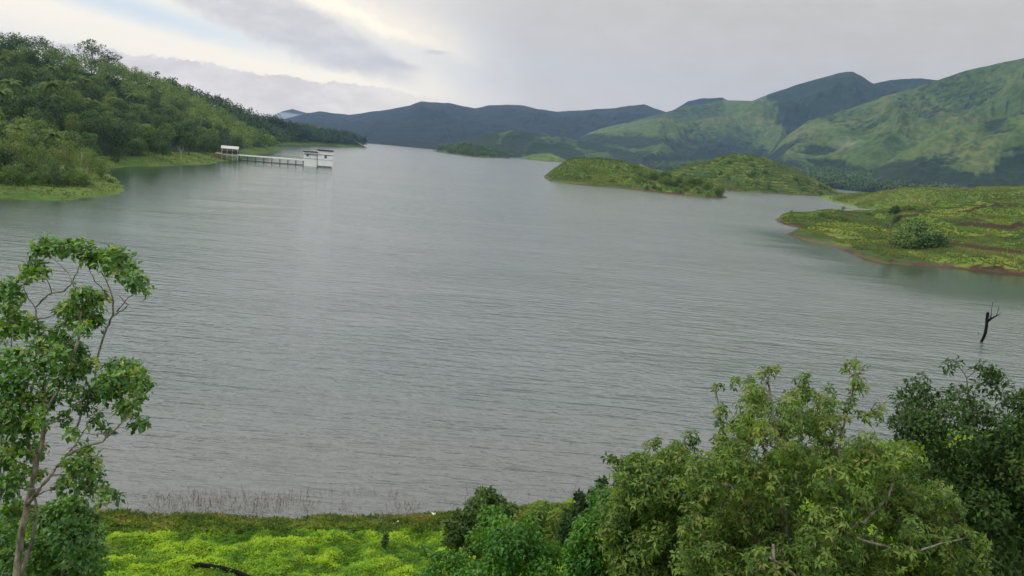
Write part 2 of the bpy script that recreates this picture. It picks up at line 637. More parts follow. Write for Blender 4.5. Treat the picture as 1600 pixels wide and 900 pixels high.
MT['far_dark'] = leaf_mat('dark_foliage', [(0, (0.016, 0.037, 0.015)), (0.5, (0.033, 0.069, 0.020)), (1, (0.069, 0.115, 0.030))], 0.25, 0.2, 0.5, 0.7)
MT['palm'] = leaf_mat('palm_frond', [(0, (0.041, 0.080, 0.014)), (0.5, (0.074, 0.127, 0.025)), (1, (0.121, 0.170, 0.043))], 0.15, 0.3, 0.3, 0.75)
MT['scrub'] = leaf_mat('scrub_foliage', [(0, (0.036, 0.078, 0.016)), (0.5, (0.072, 0.133, 0.023)), (1, (0.143, 0.211, 0.039))], 0.25, 0.3, 0.5, 0.7)
MT['tuft'] = leaf_mat('grass_tufts', [(0, (0.050, 0.078, 0.014)), (0.5, (0.105, 0.135, 0.024)), (1, (0.190, 0.190, 0.050))], 0.2, 0.35, 0, 0.7)
MT['bark_pale'] = bark_mat('pale_bark', (0.040, 0.030, 0.020), (0.24, 0.21, 0.17), 9.0)
MT['bark_brown'] = bark_mat('brown_bark', (0.045, 0.032, 0.022), (0.13, 0.10, 0.07))
MT['bark_dead'] = bark_mat('wet_dead_wood', (0.003, 0.003, 0.003), (0.009, 0.008, 0.007))
MT['bark_dead'].node_tree.nodes['Principled BSDF'].inputs['Specular IOR Level'].default_value = 0.1
MT['bark_white'] = bark_mat('bleached_bark', (0.20, 0.17, 0.13), (0.42, 0.38, 0.31))
MT['rock'] = plain_mat('rock', (0.22, 0.19, 0.17), 0.9, 0.5, 3)
MT['concrete'] = plain_mat('pier_concrete', (0.50, 0.49, 0.46), 0.85, 0.3, 0.6)
MT['white_wall'] = plain_mat('whitewashed_wall', (0.84, 0.85, 0.83), 0.8, 0.12, 0.7)
MT['ledge'] = plain_mat('grey_ledge', (0.22, 0.22, 0.21), 0.8, 0.3)
MT['stained_wall'] = plain_mat('stained_wall', (0.70, 0.70, 0.64), 0.85, 0.4, 0.5)
MT['dark_paint'] = plain_mat('dark_blue_paint', (0.022, 0.028, 0.050), 0.6, 0.3)
MT['glass'] = plain_mat('dark_window_glass', (0.010, 0.013, 0.015), 0.15, 0.1)
MT['pile'] = plain_mat('wet_pile', (0.055, 0.055, 0.052), 0.8, 0.4)
MT['rail'] = plain_mat('rusty_rail', (0.12, 0.075, 0.045), 0.8, 0.4)
MT['roof_sheet'] = plain_mat('pale_roof_sheet', (0.42, 0.43, 0.41), 0.7, 0.25)
MT['red_soil'] = plain_mat('orange_fence', (0.30, 0.13, 0.05), 0.8, 0.4)
MT['white_scrap'] = plain_mat('white_stone', (0.75, 0.73, 0.68), 0.8, 0.2, 4)


# ------------------------------------------------------------------ terrain
def grid_terrain(name, hf, x0, x1, y0, y1, nx, ny, m, zmin=-2.0, tint=None, smooth_=True, cut=None):
    X, Y = np.meshgrid(np.linspace(x0, x1, nx), np.linspace(y0, y1, ny))
    Z = hf(X, Y)
    T = tint(X, Y, Z) if tint is not None else np.zeros_like(Z)
    V = np.stack([X, Y, np.maximum(Z, zmin)], -1).reshape(-1, 3)
    i = np.arange(nx * ny).reshape(ny, nx)
    Fq = np.stack([i[:-1, :-1], i[:-1, 1:], i[1:, 1:], i[1:, :-1]], -1).reshape(-1, 4)
    keep = (Z.ravel()[Fq] > zmin).any(1)
    if cut is not None:
        keep &= cut(V[Fq].mean(1))
    Fq = Fq[keep]
    used, inv = np.unique(Fq, return_inverse=True)
    me = make_mesh(name, V[used], inv.reshape(-1, 4), smooth_, T.ravel()[used], [m])
    return link(name, me)


def poly_sd(X, Y, poly, warp=5.0, ws=22.0):
    """signed distance to a closed outline, negative inside"""
    x = (X + warp * (fbm(X / ws, Y / ws, 301, 3) - 0.5) * 2).ravel()
    y = (Y + warp * (fbm(X / ws, Y / ws, 302, 3) - 0.5) * 2).ravel()
    P = np.array([(p[0], p[1]) for p in poly], float)
    ins = np.zeros(len(x), bool)
    dm = np.full(len(x), 1e12)
    for i in range(len(P)):
        a_, b_ = P[i], P[(i + 1) % len(P)]
        c_ = (a_[1] > y) != (b_[1] > y)
        if abs(b_[1] - a_[1]) > 1e-9:
            xi = (b_[0] - a_[0]) * (y - a_[1]) / (b_[1] - a_[1]) + a_[0]
            ins ^= c_ & (x < xi)
        L2 = ((b_ - a_) ** 2).sum()
        t = np.clip(((x - a_[0]) * (b_[0] - a_[0]) + (y - a_[1]) * (b_[1] - a_[1])) / L2, 0, 1)
        dm = np.minimum(dm, (x - a_[0] - t * (b_[0] - a_[0])) ** 2 + (y - a_[1] - t * (b_[1] - a_[1])) ** 2)
    d = np.sqrt(dm)
    return np.where(ins, -d, d).reshape(np.shape(X))


def mask_z(z, sd, slope=0.42):
    inside = np.maximum(z, np.minimum(0.9, -sd * 0.12))
    inside = np.minimum(inside, 0.15 - sd * slope)
    return np.where(sd > 0, np.minimum(z, -0.12 * sd - 0.02), inside)


def shore(u, v):
    p = on_plane(u, v, 0)
    return (p[0], p[1], 0.0)


def at_y(u, v, y):
    """point on the sight line at forward distance y"""
    d = ray(u, v)
    t = y / d[1]
    return np.array([d[0] * t, y, CAM_Z + d[2] * t])


def land(u, v, r):
    p = at_y(u, v, r)
    return (p[0], p[1], p[2])


def push(p, d, z):
    """move a point away from the camera by d metres and give it a height"""
    h = math.hypot(p[0], p[1])
    return (p[0] * (h + d) / h, p[1] * (h + d) / h, z)


def side(p, dx, dy, z):
    return (p[0] + dx, p[1] + dy, z)


# lake bed: one sheet out to the horizon, the lake above it
def sheet(name, z, s, m, y0=-3000):
    me = make_mesh(name, [(-s, y0, z), (s, y0, z), (s, 2 * s, z), (-s, 2 * s, z)], np.array([[0, 1, 2, 3]]), False, mats=[m])
    return link(name, me)


tag(sheet('ground', -4.0, 12000, MT['hill']), 'lake bed and plain running out under the hills to the horizon', 'ground', kind='structure')
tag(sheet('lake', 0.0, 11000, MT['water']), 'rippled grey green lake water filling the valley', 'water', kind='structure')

# --- near bank
sh_px = [(-500, 792), (-300, 795), (-100, 798), (60, 800), (190, 803), (350, 808), (500, 809), (620, 807), (700, 804), (800, 796), (880, 785),
         (1000, 765), (1150, 735), (1300, 705), (1450, 675), (1650, 640), (1900, 600)]
pts = []
for u, v in sh_px:
    p = shore(u, v)
    pts += [p, side(p, 0, 5, -0.9), side(p, 0, 14, -2.6), side(p, 0, -4, 0.7), side(p, 0, -9, 1.7)]
for x in (-40, -20, 0, 20, 40):
    pts += [(x, 20, 4.6), (x, 13, 8.2), (x, 5, 14.0), (x, -2, 17.6), (x, -14, 18.2)]
bankT = TPS(pts)


def bank_h(X, Y):
    z = bankT(X, Y)
    lump = fbm(X * 1.1, Y * 1.1, 3, 4, 0.55) - 0.5
    lump2 = fbm(X * 0.22, Y * 0.22, 9, 3) - 0.5
    k = smooth(z, 0.05, 0.8)
    z = z + 0.55 * (fbm(X * 0.35, Y * 0.35, 13, 3) - 0.5) * smooth(z, -1.2, -0.1)
    return z + k * (1.05 * lump + 0.9 * lump2) + 0.05 * lump


b = grid_terrain('bank', bank_h, -45, 50, -14, 60, 380, 420, MT['bank'], -2.9)
tag(b, 'bright green grassy bank sloping down to the near shore', 'bank', kind='structure')

# --- wooded hill on the left
lp = []
left_shore = [(-260, 306), (-120, 308), (0, 309), (60, 312), (125, 313), (165, 305), (196, 290), (178, 281), (165, 274), (172, 262), (215, 260), (290, 258),
              (340, 255), (366, 251), (385, 244), (420, 238), (446, 234)]
for u, v in left_shore:
    p = shore(u, v)
    lp.append(p)
for u, v in left_shore[:6]:
    lp.append(push(shore(u, v), -14, -2.0))
for u, v in left_shore[9:]:
    lp.append(push(shore(u, v), -22, -2.5))
lp.append(side(shore(196, 290), 14, 2, -2.0))
lp.append(side(shore(446, 234), 40, 0, -2.5))
# behind the point by the pier, then the long spit
for u, v in [(438, 225.5), (500, 226.5), (540, 229), (556, 229.5)]:
    p = shore(u, v)
    lp += [p, push(p, -70, -3.0)]
lp.append(side(shore(556, 229.5), 60, 20, -4))
lp += [land(500, 214, 1420), land(545, 219, 1400), land(470, 207, 1450)]
CREST = [(-260, 20, 480), (-120, 55, 500), (0, 84, 520), (70, 98, 560), (150, 118, 620), (205, 130, 690), (265, 148, 770), (330, 170, 880), (390, 187, 1000), (440, 200, 1150)]
for u, v, r in CREST:
    p = land(u, v, r)
    lp += [p, push(p, 140, p[2] * 0.75), push(p, 420, 5.0)]
for u, v, r in [(0, 290, 188), (80, 293, 192), (140, 293, 200), (172, 287, 214), (0, 275, 215), (80, 275, 225), (130, 278, 235), (0, 200, 300), (100, 190, 330),
                (190, 240, 360), (260, 240, 395), (330, 240, 445), (230, 200, 470), (330, 205, 600), (400, 222, 800), (0, 140, 400), (100, 150, 450), (-150, 180, 300), (-200, 260, 220)]:
    lp.append(land(u, v, r))
leftT = TPS(lp)


LEFT_OUT = [shore(u, v) for u, v in left_shore] + [side(shore(446, 234), -12, 30, 0), side(shore(430, 229), -20, 0, 0), shore(436, 226), shore(500, 227.2), shore(540, 229.6), shore(557, 230),
            side(shore(557, 230), 5, 60, 0), (-420, 1750, 0), (-700, 2200, 0), (-1500, 2200, 0), (-1500, 100, 0)]


def left_h(X, Y):
    z = mask_z(leftT(X, Y), poly_sd(X, Y, LEFT_OUT, 5.0), 0.8)
    k = smooth(z, 0.2, 8)
    return z + k * 6.0 * (fbm(X / 60, Y / 60, 21, 4) - 0.5) + smooth(z, 0.1, 1.5) * 0.8 * (fbm(X / 7, Y / 7, 5, 3) - 0.5)


b = grid_terrain('wooded_hill', left_h, -900, 40, 120, 1700, 300, 420, MT['hill'], -3.4, lambda X, Y, Z: smooth(Z, 2.2, 4.6) * 1.0)
tag(b, 'wooded hillside sloping down to the lake from the left', 'hillside', kind='structure')

def line_side(X, Y, line):
    """distance beyond a wandering line seen from the camera, and how far from its ends"""
    P = np.array([(p[0], p[1]) for p in line], float)
    az = np.arctan2(P[:, 0], P[:, 1])
    rr = np.hypot(P[:, 0], P[:, 1])
    a = np.arctan2(X, Y)
    r0 = np.interp(a, az, rr) + 3.0 * (fbm(X / 7.0, Y / 90.0, 88, 3) - 0.5)
    w = az[-1] - az[0]
    al = smooth(a, az[0] - 0.03 * w, az[0] + 0.10 * w) * smooth(a, az[-1] + 0.03 * w, az[-1] - 0.10 * w)
    return np.hypot(X, Y) - r0, al


# --- grassy islands and the headland on the right


def island(name, label, shore_pts, top_pts, outside, bounds, n, amp, m, terr=0.0, seed=0, tint=None, extra=(), outline=None, warp=4.0, scarps=(), slope=0.42):
    P = [shore(u, v) for u, v in shore_pts] + [land(*t) for t in top_pts] + list(outside) + list(extra)
    T = TPS(P)
    poly = outline or ([shore(u, v) for u, v in shore_pts] + list(extra)[::-1])

    def h(X, Y):
        z = mask_z(T(X, Y), poly_sd(X, Y, poly, warp), slope)
        k = smooth(z, 0.2, 4)
        z = z + k * amp * (fbm(X / 26, Y / 26, seed, 5, 0.55) - 0.5)
        if terr:
            q = z / terr + 0.9 * fbm(X / 40, Y / 40, seed + 4, 2)
            fr = q - np.floor(q)
            z = z + k * terr * 0.62 * (smooth(fr, 0.78, 1.0) - fr) * smooth(fbm(X / 35, Y / 35, seed + 6, 2), 0.3, 0.6)
        for line, hgt, back_ in scarps:
            sd_, al_ = line_side(X, Y, line)
            z = z + hgt * al_ * smooth(sd_, -0.5, 0.5) * np.exp(-np.maximum(sd_, 0) / back_)
        # a short cut bank where the water has eaten the shore
        cutf = smooth(fbm(X / 18, Y / 18, seed + 9, 2), 0.35, 0.6)
        z = z + cutf * 1.3 * smooth(z, 0.0, 0.35) - 0.35 * cutf * 0
        return z
    pa = np.array([(p[0], p[1]) for p in poly])
    x0, x1 = max(pa[:, 0].min() - 15, -400), min(pa[:, 0].max() + 15, bounds[1])
    y0, y1 = pa[:, 1].min() - 15, min(pa[:, 1].max() + 15, bounds[3] + 60)
    x0 = max(x0, 20) if 'headland' in label else x0
    o = grid_terrain(name, h, x0, x1, y0, y1, n[0], n[1], m, -2.5, tint)
    tag(o, label, 'hill' if 'headland' in label else 'island', kind='structure')
    return h, o


def scrub_tint(seed, s=22.0, base=0.0):
    def f(X, Y, Z):
        return np.clip(base + smooth(fbm(X / s, Y / s, seed, 4), 0.42, 0.68), 0, 1)
    return f


# island in front: long low tongue
C_sh = [(862, 268.5), (850, 277), (865, 284), (900, 288.5), (950, 293), (1000, 298), (1050, 303), (1100, 308.5), (1141, 310)]
C_back = [side(shore(862, 268), 25, 95, 0), side(shore(950, 293), 20, 130, 0), side(shore(1050, 303), 18, 95, 0), side(shore(1110, 309), 14, 42, 0)]
C_out = [side(shore(850, 277), -22, 4, -3), side(shore(1141, 310), 20, 0, -3)] + [push(shore(u, v), -16, -3) for u, v in C_sh[3:8]]
C_out += [(p[0], p[1] + 35, -3.5) for p in C_back]
hC, oC = island('island', 'long low grassy island with a red brown cut shore', C_sh,
                [(872, 254, 600), (930, 249.5, 610), (985, 257, 590), (1040, 275, 565), (1080, 288, 540), (1118, 299, 520), (900, 270, 570), (960, 276, 560)],
                C_out, (15, 210, 480, 760), (260, 300), 2.6, MT['isle'], 0, 31, scrub_tint(77), C_back, slope=1.1)
# larger island behind it
D_sh = [(975, 273), (1040, 285), (1140, 298.5), (1180, 301), (1230, 304), (1280, 307), (1325, 306.5)]
D_back = [side(shore(975, 273), 10, 120, 0), side(shore(1140, 298), 30, 260, 0), side(shore(1230, 304), 60, 250, 0), side(shore(1325, 306), 40, 120, 0)]
D_out = [push(shore(u, v), -25, -3) for u, v in D_sh[2:6]] + [side(shore(1326, 306), 30, 10, -3)] + [(p[0], p[1] + 60, -4) for p in D_back]
D_out += [side(shore(975, 273), -30, 20, -3)]
hD, oD = island('island', 'broad terraced green hill island behind the long island', D_sh,
                [(1035, 266, 870), (1065, 259, 870), (1100, 250, 870), (1150, 243.5, 880), (1200, 244, 880), (1245, 254, 890), (1290, 277, 900), (1150, 266, 810), (1220, 272, 820), (1310, 296, 900)],
                D_out, (110, 480, 640, 1180), (300, 380), 3.5, MT['isle'], 3.2, 57, scrub_tint(12, 26), D_back)
# right headland (front, with red cut banks) and the smooth hill behind it
E_sh = [(1207, 343), (1224, 351), (1250, 356), (1228, 366), (1262, 377), (1300, 386), (1345, 402), (1380, 411), (1440, 416), (1500, 420), (1560, 426), (1640, 434), (1760, 448), (1950, 470)]
E_back = [shore(1238, 338), shore(1290, 336), shore(1345, 336)]
E_out = [side(shore(1207, 343), -14, 6, -2.5), side(shore(1238, 358), -22, 2, -1.6), side(shore(1290, 336), 0, 24, -2.5), side(shore(1345, 336), -2, 22, -2.0)] + [push(shore(u, v), -9, -2.2) for u, v in E_sh[5:]]
hE, oE = island('headland', 'grassy headland on the right with red earth banks at the water', E_sh,
                [(1262, 336, 330), (1290, 350, 292), (1330, 338, 318), (1380, 352, 290), (1390, 330, 345), (1330, 372, 262), (1420, 345, 300), (1500, 345, 300), (1600, 345, 300),
                 (1500, 322, 370), (1600, 318, 380), (1420, 325, 370), (1500, 375, 250), (1560, 385, 235), (1640, 380, 240), (1440, 380, 245), (1750, 350, 300), (1900, 350, 310), (1700, 322, 400), (1560, 355, 280)],
                E_out, (95, 420, 150, 470), (620, 620), 5.0, MT['head'], 2.0, 91, scrub_tint(5, 14, -0.1), E_back,
                outline=[shore(u, v) for u, v in E_sh] + [(900, 150), (900, 600), side(shore(1440, 335), 30, 60, 0), shore(1440, 335), shore(1385, 332)] + E_back[::-1], warp=2.0,
                scarps=[([land(1478, 357, 285), land(1520, 357, 285), land(1560, 360, 280), land(1640, 362, 280), land(1800, 368, 275)], 1.9, 16.0),
                        ([land(1470, 392, 228), land(1510, 402, 222), land(1570, 412, 214), land(1600, 418, 210)], 1.5, 12.0),
                        ([land(1480, 338, 330), land(1540, 336, 335), land(1620, 342, 330), land(1700, 345, 330)], 1.0, 16.0),
                        ([land(1395, 348, 300), land(1415, 352, 300), land(1440, 352, 300)], 1.1, 10.0)])
F_sh = [(1323, 320), (1340, 324.5), (1370, 328), (1400, 331.5), (1440, 335)]
F_back = [side(shore(1335, 321), 30, 150, 0), side(shore(1400, 331), 60, 260, 0)]
hF, oF = island('headland', 'smooth grassy headland hill rising behind the inlet on the right', F_sh,
                [(1350, 307, 560), (1375, 299, 570), (1400, 295, 580), (1440, 295.5, 590), (1480, 300, 590), (1520, 302, 590), (1560, 296, 600), (1600, 293, 620), (1700, 296, 620), (1850, 300, 640),
                 (1360, 317, 520), (1400, 312, 520), (1450, 315, 510), (1550, 316, 500), (1700, 322, 480), (1400, 300, 640), (1500, 305, 680), (1450, 320, 485)],
                [push(shore(u, v), -14, -2.5) for u, v in F_sh] + [side(shore(1323, 320), -18, 10, -2.5)] + [(p[0], p[1] + 50, -4) for p in F_back],
                (205, 700, 400, 900), (330, 330), 3.0, MT['smooth_head'], 0, 41, lambda X, Y, Z: np.full_like(X, 0.15) + 0.1, F_back,
                outline=[shore(u, v) for u, v in F_sh] + [side(shore(1440, 335), 30, -40, 0), (900, 330), (900, 1000), F_back[1], F_back[0]], warp=3.0)
# little far islands
A_sh = [(676, 236), (700, 240), (740, 245.5), (791, 247.5)]
hA, oA = island('island', 'small dark wooded island far out in the lake', A_sh, [(700, 230, 1720), (725, 229, 1760), (750, 235, 1740), (775, 243, 1740)],
                [push(shore(u, v), -60, -4) for u, v in A_sh] + [side(shore(676, 236), -50, 30, -4), side(shore(791, 247.5), 50, 0, -4)] + [side(shore(720, 243), 0, 480, -4), side(shore(780, 247), 20, 350, -4)],
                (-320, 120, 1300, 2500), (120, 160), 4, MT['isle'], 0, 61, scrub_tint(3, 60, 0.3), [side(shore(676, 236), 10, 200, 0), side(shore(791, 247.5), 10, 200, 0)])
B_sh = [(812, 248), (850, 252), (890, 254.5)]
hB, oB = island('island', 'small pale green island left of the long island', B_sh, [(830, 243.5, 1950), (852, 240.5, 1980), (878, 243.5, 1980)],
                [push(shore(u, v), -50, -4) for u, v in B_sh] + [side(shore(812, 248), -40, 10, -4), side(shore(890, 254), 70, 10, -4)] + [side(shore(850, 252), 0, 400, -4), side(shore(890, 254), 20, 300, -4)],
                (-30, 340, 1150, 2500), (100, 130), 2, MT['isle'], 0, 66, lambda X, Y, Z: np.zeros_like(X), [side(shore(812, 248), 10, 150, 0), side(shore(890, 254), 20, 200, 0)])
H_sh = [(975, 263), (1000, 266), (1035, 268)]
hH, oH = island('island', 'low pale green island seen between the two large islands', H_sh, [(995, 255, 1780), (1015, 255.5, 1780)],
                [push(shore(u, v), -50, -4) for u, v in H_sh] + [side(shore(975, 263), -60, 10, -4), side(shore(1035, 268), 60, 10, -4)] + [side(shore(1000, 266), 0, 400, -4)],
                (60, 620, 850, 2400), (80, 100), 2, MT['isle'], 0, 68, lambda X, Y, Z: np.zeros_like(X), [side(shore(975, 263), 10, 150, 0), side(shore(1035, 268), 20, 200, 0)])


# --- mountains: crest lines with spurs and gullies
def mountain(name, label, crest, front, back, m, az_pad=0.0, spurs=14, amp=0.35, seed=0, nu=420, nr=150, p=1.25, woodf=None, base=-8.0, zoff=0.0, fine=1.0):
    c = np.array([[*(at_range(u, v, r)), r] for u, v, r in crest])
    az = np.arctan2(c[:, 0], c[:, 1])
    A = np.linspace(az[0], az[-1], nu)
    D = np.interp(A, az, c[:, 3])
    zc = np.interp(A, az, c[:, 2]) + zoff
    zc = zc + (fbm(A * 60, A * 0 + seed, seed, 4) - 0.5) * 10 * fine
    # back slope, crest, front slope
    S = np.concatenate([-np.linspace(1, 0, nr) ** 1.0, np.linspace(0, 1, 30)[1:]])
    AA, SS = np.meshgrid(A, S)
    DD = np.broadcast_to(D, AA.shape)
    ZC = np.broadcast_to(zc, AA.shape)
    fr = front(AA) if callable(front) else front
    RR = DD + np.where(SS < 0, SS * fr, SS * back)
    t = np.abs(SS)
    prof = (1 - t) ** p
    # spurs: ridges that run down from the crest, branching
    wa = AA * spurs + 0.6 * (fbm(AA * spurs * 0.7, RR / 900.0, seed + 3, 3) - 0.5) * (1 + 2 * t)
    sp = ridged(wa, t * 1.6 + seed, seed + 1, 5, 0.52)
    X, Y = RR * np.sin(AA), RR * np.cos(AA)
    loc = ridged(X / 420.0, Y / 420.0, seed + 8, 5, 0.5)
    env = np.clip(t * 5, 0, 1) * (1 - t) ** 0.55
    Z = base + (ZC - base) * prof + env * np.maximum(ZC, 40) * amp * ((sp - 0.5) * 0.95 + (loc - 0.45) * 0.38)
    gul = smooth(0.5 * sp + 0.5 * loc + 0.22 * (fbm(X / 300.0, Y / 300.0, seed + 31, 4) - 0.5), 0.62, 0.30)
    T = woodf(X, Y, Z, t, gul, AA) if woodf else gul
    n0, n1 = AA.shape
    V = np.stack([X, Y, Z], -1).reshape(-1, 3)
    i = np.arange(n0 * n1).reshape(n0, n1)
    Fq = np.stack([i[:-1, :-1], i[:-1, 1:], i[1:, 1:], i[1:, :-1]], -1).reshape(-1, 4)
    me = make_mesh(name, V, Fq, True, np.clip(T, 0, 1).ravel(), [m])
    o = link(name, me)
    return tag(o, label, 'mountain', kind='structure')


mountain('mountain', 'faint far peak rising above the end of the wooded spit', [(380, 205, 7600), (425, 181, 7600), (440, 174, 7600), (457, 170.5, 7600), (480, 176, 7600), (520, 178, 7600), (560, 182, 7600), (640, 200, 7600)],
         2200, 900, MT['mount_dark'], seed=3, spurs=20, amp=0.3, nu=160, nr=60)
mountain('mountain', 'long dark blue mountain range along the far shore',
         [(330, 215, 5200), (420, 192, 5200), (470, 179, 5200), (500, 174, 5200), (545, 179, 5200), (600, 172, 5100), (640, 165, 5000), (658, 158, 5000), (700, 161, 5000), (742, 169, 5000), (765, 165, 5000), (790, 163.5, 5000),
          (815, 165, 5000), (840, 171, 5000), (870, 174, 5000), (920, 172, 5000), (960, 169, 5000), (985, 165, 5000), (1006, 163, 5000), (1022, 169, 5000), (1045, 176, 5000), (1120, 200, 5000), (1200, 240, 5000)],
         2600, 1200, MT['mount_dark'], seed=5, spurs=16, amp=0.32, nu=700, nr=150, p=1.15)


def peak_wood_shadow(X, Y, Z, t, g, A):
    """cloud shadow on the right flank painted as dark colour, wood at the foot"""
    edge = 0.335 + 0.05 * (fbm(A * 30, Z / 90.0, 4, 4) - 0.5) * 2 - 0.06 * (Z / 500.0) + 0.0
    d = smooth(A, edge - 0.012, edge + 0.02)  # extent of the cloud shadow, coloured in with the dark wood tone
    low = smooth(Z + 80 * (fbm(X / 220, Y / 220, 45, 4) - 0.5), 170, 20)
    return 0.55 * g + 0.9 * d + 0.65 * low - 0.05


mountain('mountain', 'flat topped peak with cloud shadow painted on its right and a green left shoulder',
         [(840, 236, 3300), (880, 226, 3400), (920, 208, 3500), (960, 196, 3600), (1000, 186, 3700), (1040, 176, 3800), (1075, 165, 3900), (1120, 158, 4000), (1175, 157, 4100), (1215, 142, 4200), (1250, 130, 4200), (1290, 119.5, 4200),
          (1312, 114, 4200), (1333, 112, 4200), (1346, 118, 4200), (1365, 130, 4200), (1392, 124, 4300), (1440, 122, 4300), (1466, 126, 4300), (1520, 150, 4300), (1640, 200, 4300)],
         lambda A: 1350 + 250 * np.sin(A * 9), 1200, MT['mount_green'], seed=8, spurs=9, amp=0.52, nu=620, nr=170, p=1.2, woodf=peak_wood_shadow)
mountain('mountain', 'small dark summit behind the green shoulder', [(1020, 190, 5600), (1055, 170, 5600), (1075, 158, 5600), (1100, 153.5, 5600), (1128, 152.5, 5600), (1140, 158, 5600), (1180, 180, 5600)],
         1500, 900, MT['mount_dark'], seed=9, nu=120, nr=50)


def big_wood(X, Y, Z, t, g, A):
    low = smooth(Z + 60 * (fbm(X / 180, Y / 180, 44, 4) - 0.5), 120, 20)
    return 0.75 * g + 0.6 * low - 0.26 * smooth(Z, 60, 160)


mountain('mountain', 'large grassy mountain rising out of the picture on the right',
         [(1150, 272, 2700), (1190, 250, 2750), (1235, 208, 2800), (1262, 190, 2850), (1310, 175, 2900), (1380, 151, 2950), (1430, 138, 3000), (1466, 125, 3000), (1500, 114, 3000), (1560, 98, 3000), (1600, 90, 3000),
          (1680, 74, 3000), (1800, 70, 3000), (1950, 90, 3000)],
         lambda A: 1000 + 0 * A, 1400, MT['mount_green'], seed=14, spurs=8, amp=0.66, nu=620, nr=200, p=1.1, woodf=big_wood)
mountain('foothill', 'green foothill spur in front of the large right mountain',
         [(1370, 262, 1900), (1410, 238, 2000), (1455, 214, 2100), (1500, 196, 2150), (1545, 188, 2200), (1600, 180, 2200), (1700, 172, 2200), (1850, 190, 2200), (1950, 220, 2200)],
         480, 700, MT['mount_green'], seed=19, spurs=12, amp=0.4, nu=300, nr=110, p=1.15, woodf=lambda X, Y, Z, t, g, A: 0.75 * g + 0.7 * smooth(Z, 70, 25))
mountain('foothill', 'low dark green hill behind the small wooded island',
         [(690, 232, 2500), (735, 216, 2500), (775, 206.5, 2550), (800, 205, 2550), (840, 209, 2600), (880, 216, 2600), (930, 224, 2600), (1000, 240, 2600)],
         480, 500, MT['mount_green'], seed=23, spurs=22, amp=0.3, nu=200, nr=70, woodf=lambda X, Y, Z, t, g, A: 0.45 + 0.5 * g)
mountain('foothill', 'low wooded shore hill at the foot of the dark range',
         [(360, 216, 3400), (480, 212, 3400), (560, 213, 3300), (620, 215, 3200), (680, 219, 3000), (740, 224, 2900), (800, 230, 2900), (900, 240, 2900)],
         700, 500, MT['mount_dark'], seed=29, spurs=18, amp=0.3, nu=260, nr=60)

# wooded plain behind the islands
W_pts = []
for u in range(560, 1801, 80):
    yb = float(np.interp(u, [560, 1000, 1120, 1300, 1800], [2600, 2400, 1750, 1420, 1150]))
    hz = 234 + 0.0875 * (u - 800)
    z0 = at_y(u, hz, yb)
    W_pts += [(z0[0], z0[1], 0.0), (z0[0] * 0.9, z0[1] * 0.9, -4.0), (z0[0] * 1.07, z0[1] * 1.07, 5.0), (z0[0] * 1.3, z0[1] * 1.3, 20.0), (z0[0] * 1.8, z0[1] * 1.8, 60.0)]
plainT = TPS(W_pts)


def plain_h(X, Y):
    z = plainT(X, Y)
    return z + 14 * (fbm(X / 260, Y / 260, 71, 4) - 0.5) * smooth(z, -1, 12)


b = grid_terrain('far_shore_land', plain_h, -800, 2200, 1000, 3600, 260, 230, MT['mount_dark'], -3.5)
tag(b, 'dark wooded low land between the islands and the mountains', 'land', kind='structure')


# ------------------------------------------------------------------ foliage
def leaves_np(P, axis, nrm, size, width=0.42, droop=0.25, fold=0.12):
    """folded pointed leaves: five corners, two faces each"""
    axis = unit(axis)
    sidev = unit(np.cross(axis, nrm))
    up = np.cross(sidev, axis)
    s = np.asarray(size)[:, None]
    b = P
    l = P + axis * s * 0.42 - sidev * s * width * 0.5 + up * s * fold
    r = P + axis * s * 0.42 + sidev * s * width * 0.5 + up * s * fold
    t = P + axis * s - up * s * droop
    mid = P + axis * s * 0.5
    V = np.stack([b, l, t, r, mid], 1).reshape(-1, 3)
    k = np.arange(len(P))[:, None] * 5
    F1 = k + np.array([[0, 4, 2, 1]])
    F2 = k + np.array([[0, 3, 2, 4]])
    return V, np.concatenate([F1, F2], 1).reshape(-1, 4)


def rand_dirs(n, rng=RNG):
    return unit(rng.normal(0, 1, (n, 3)))


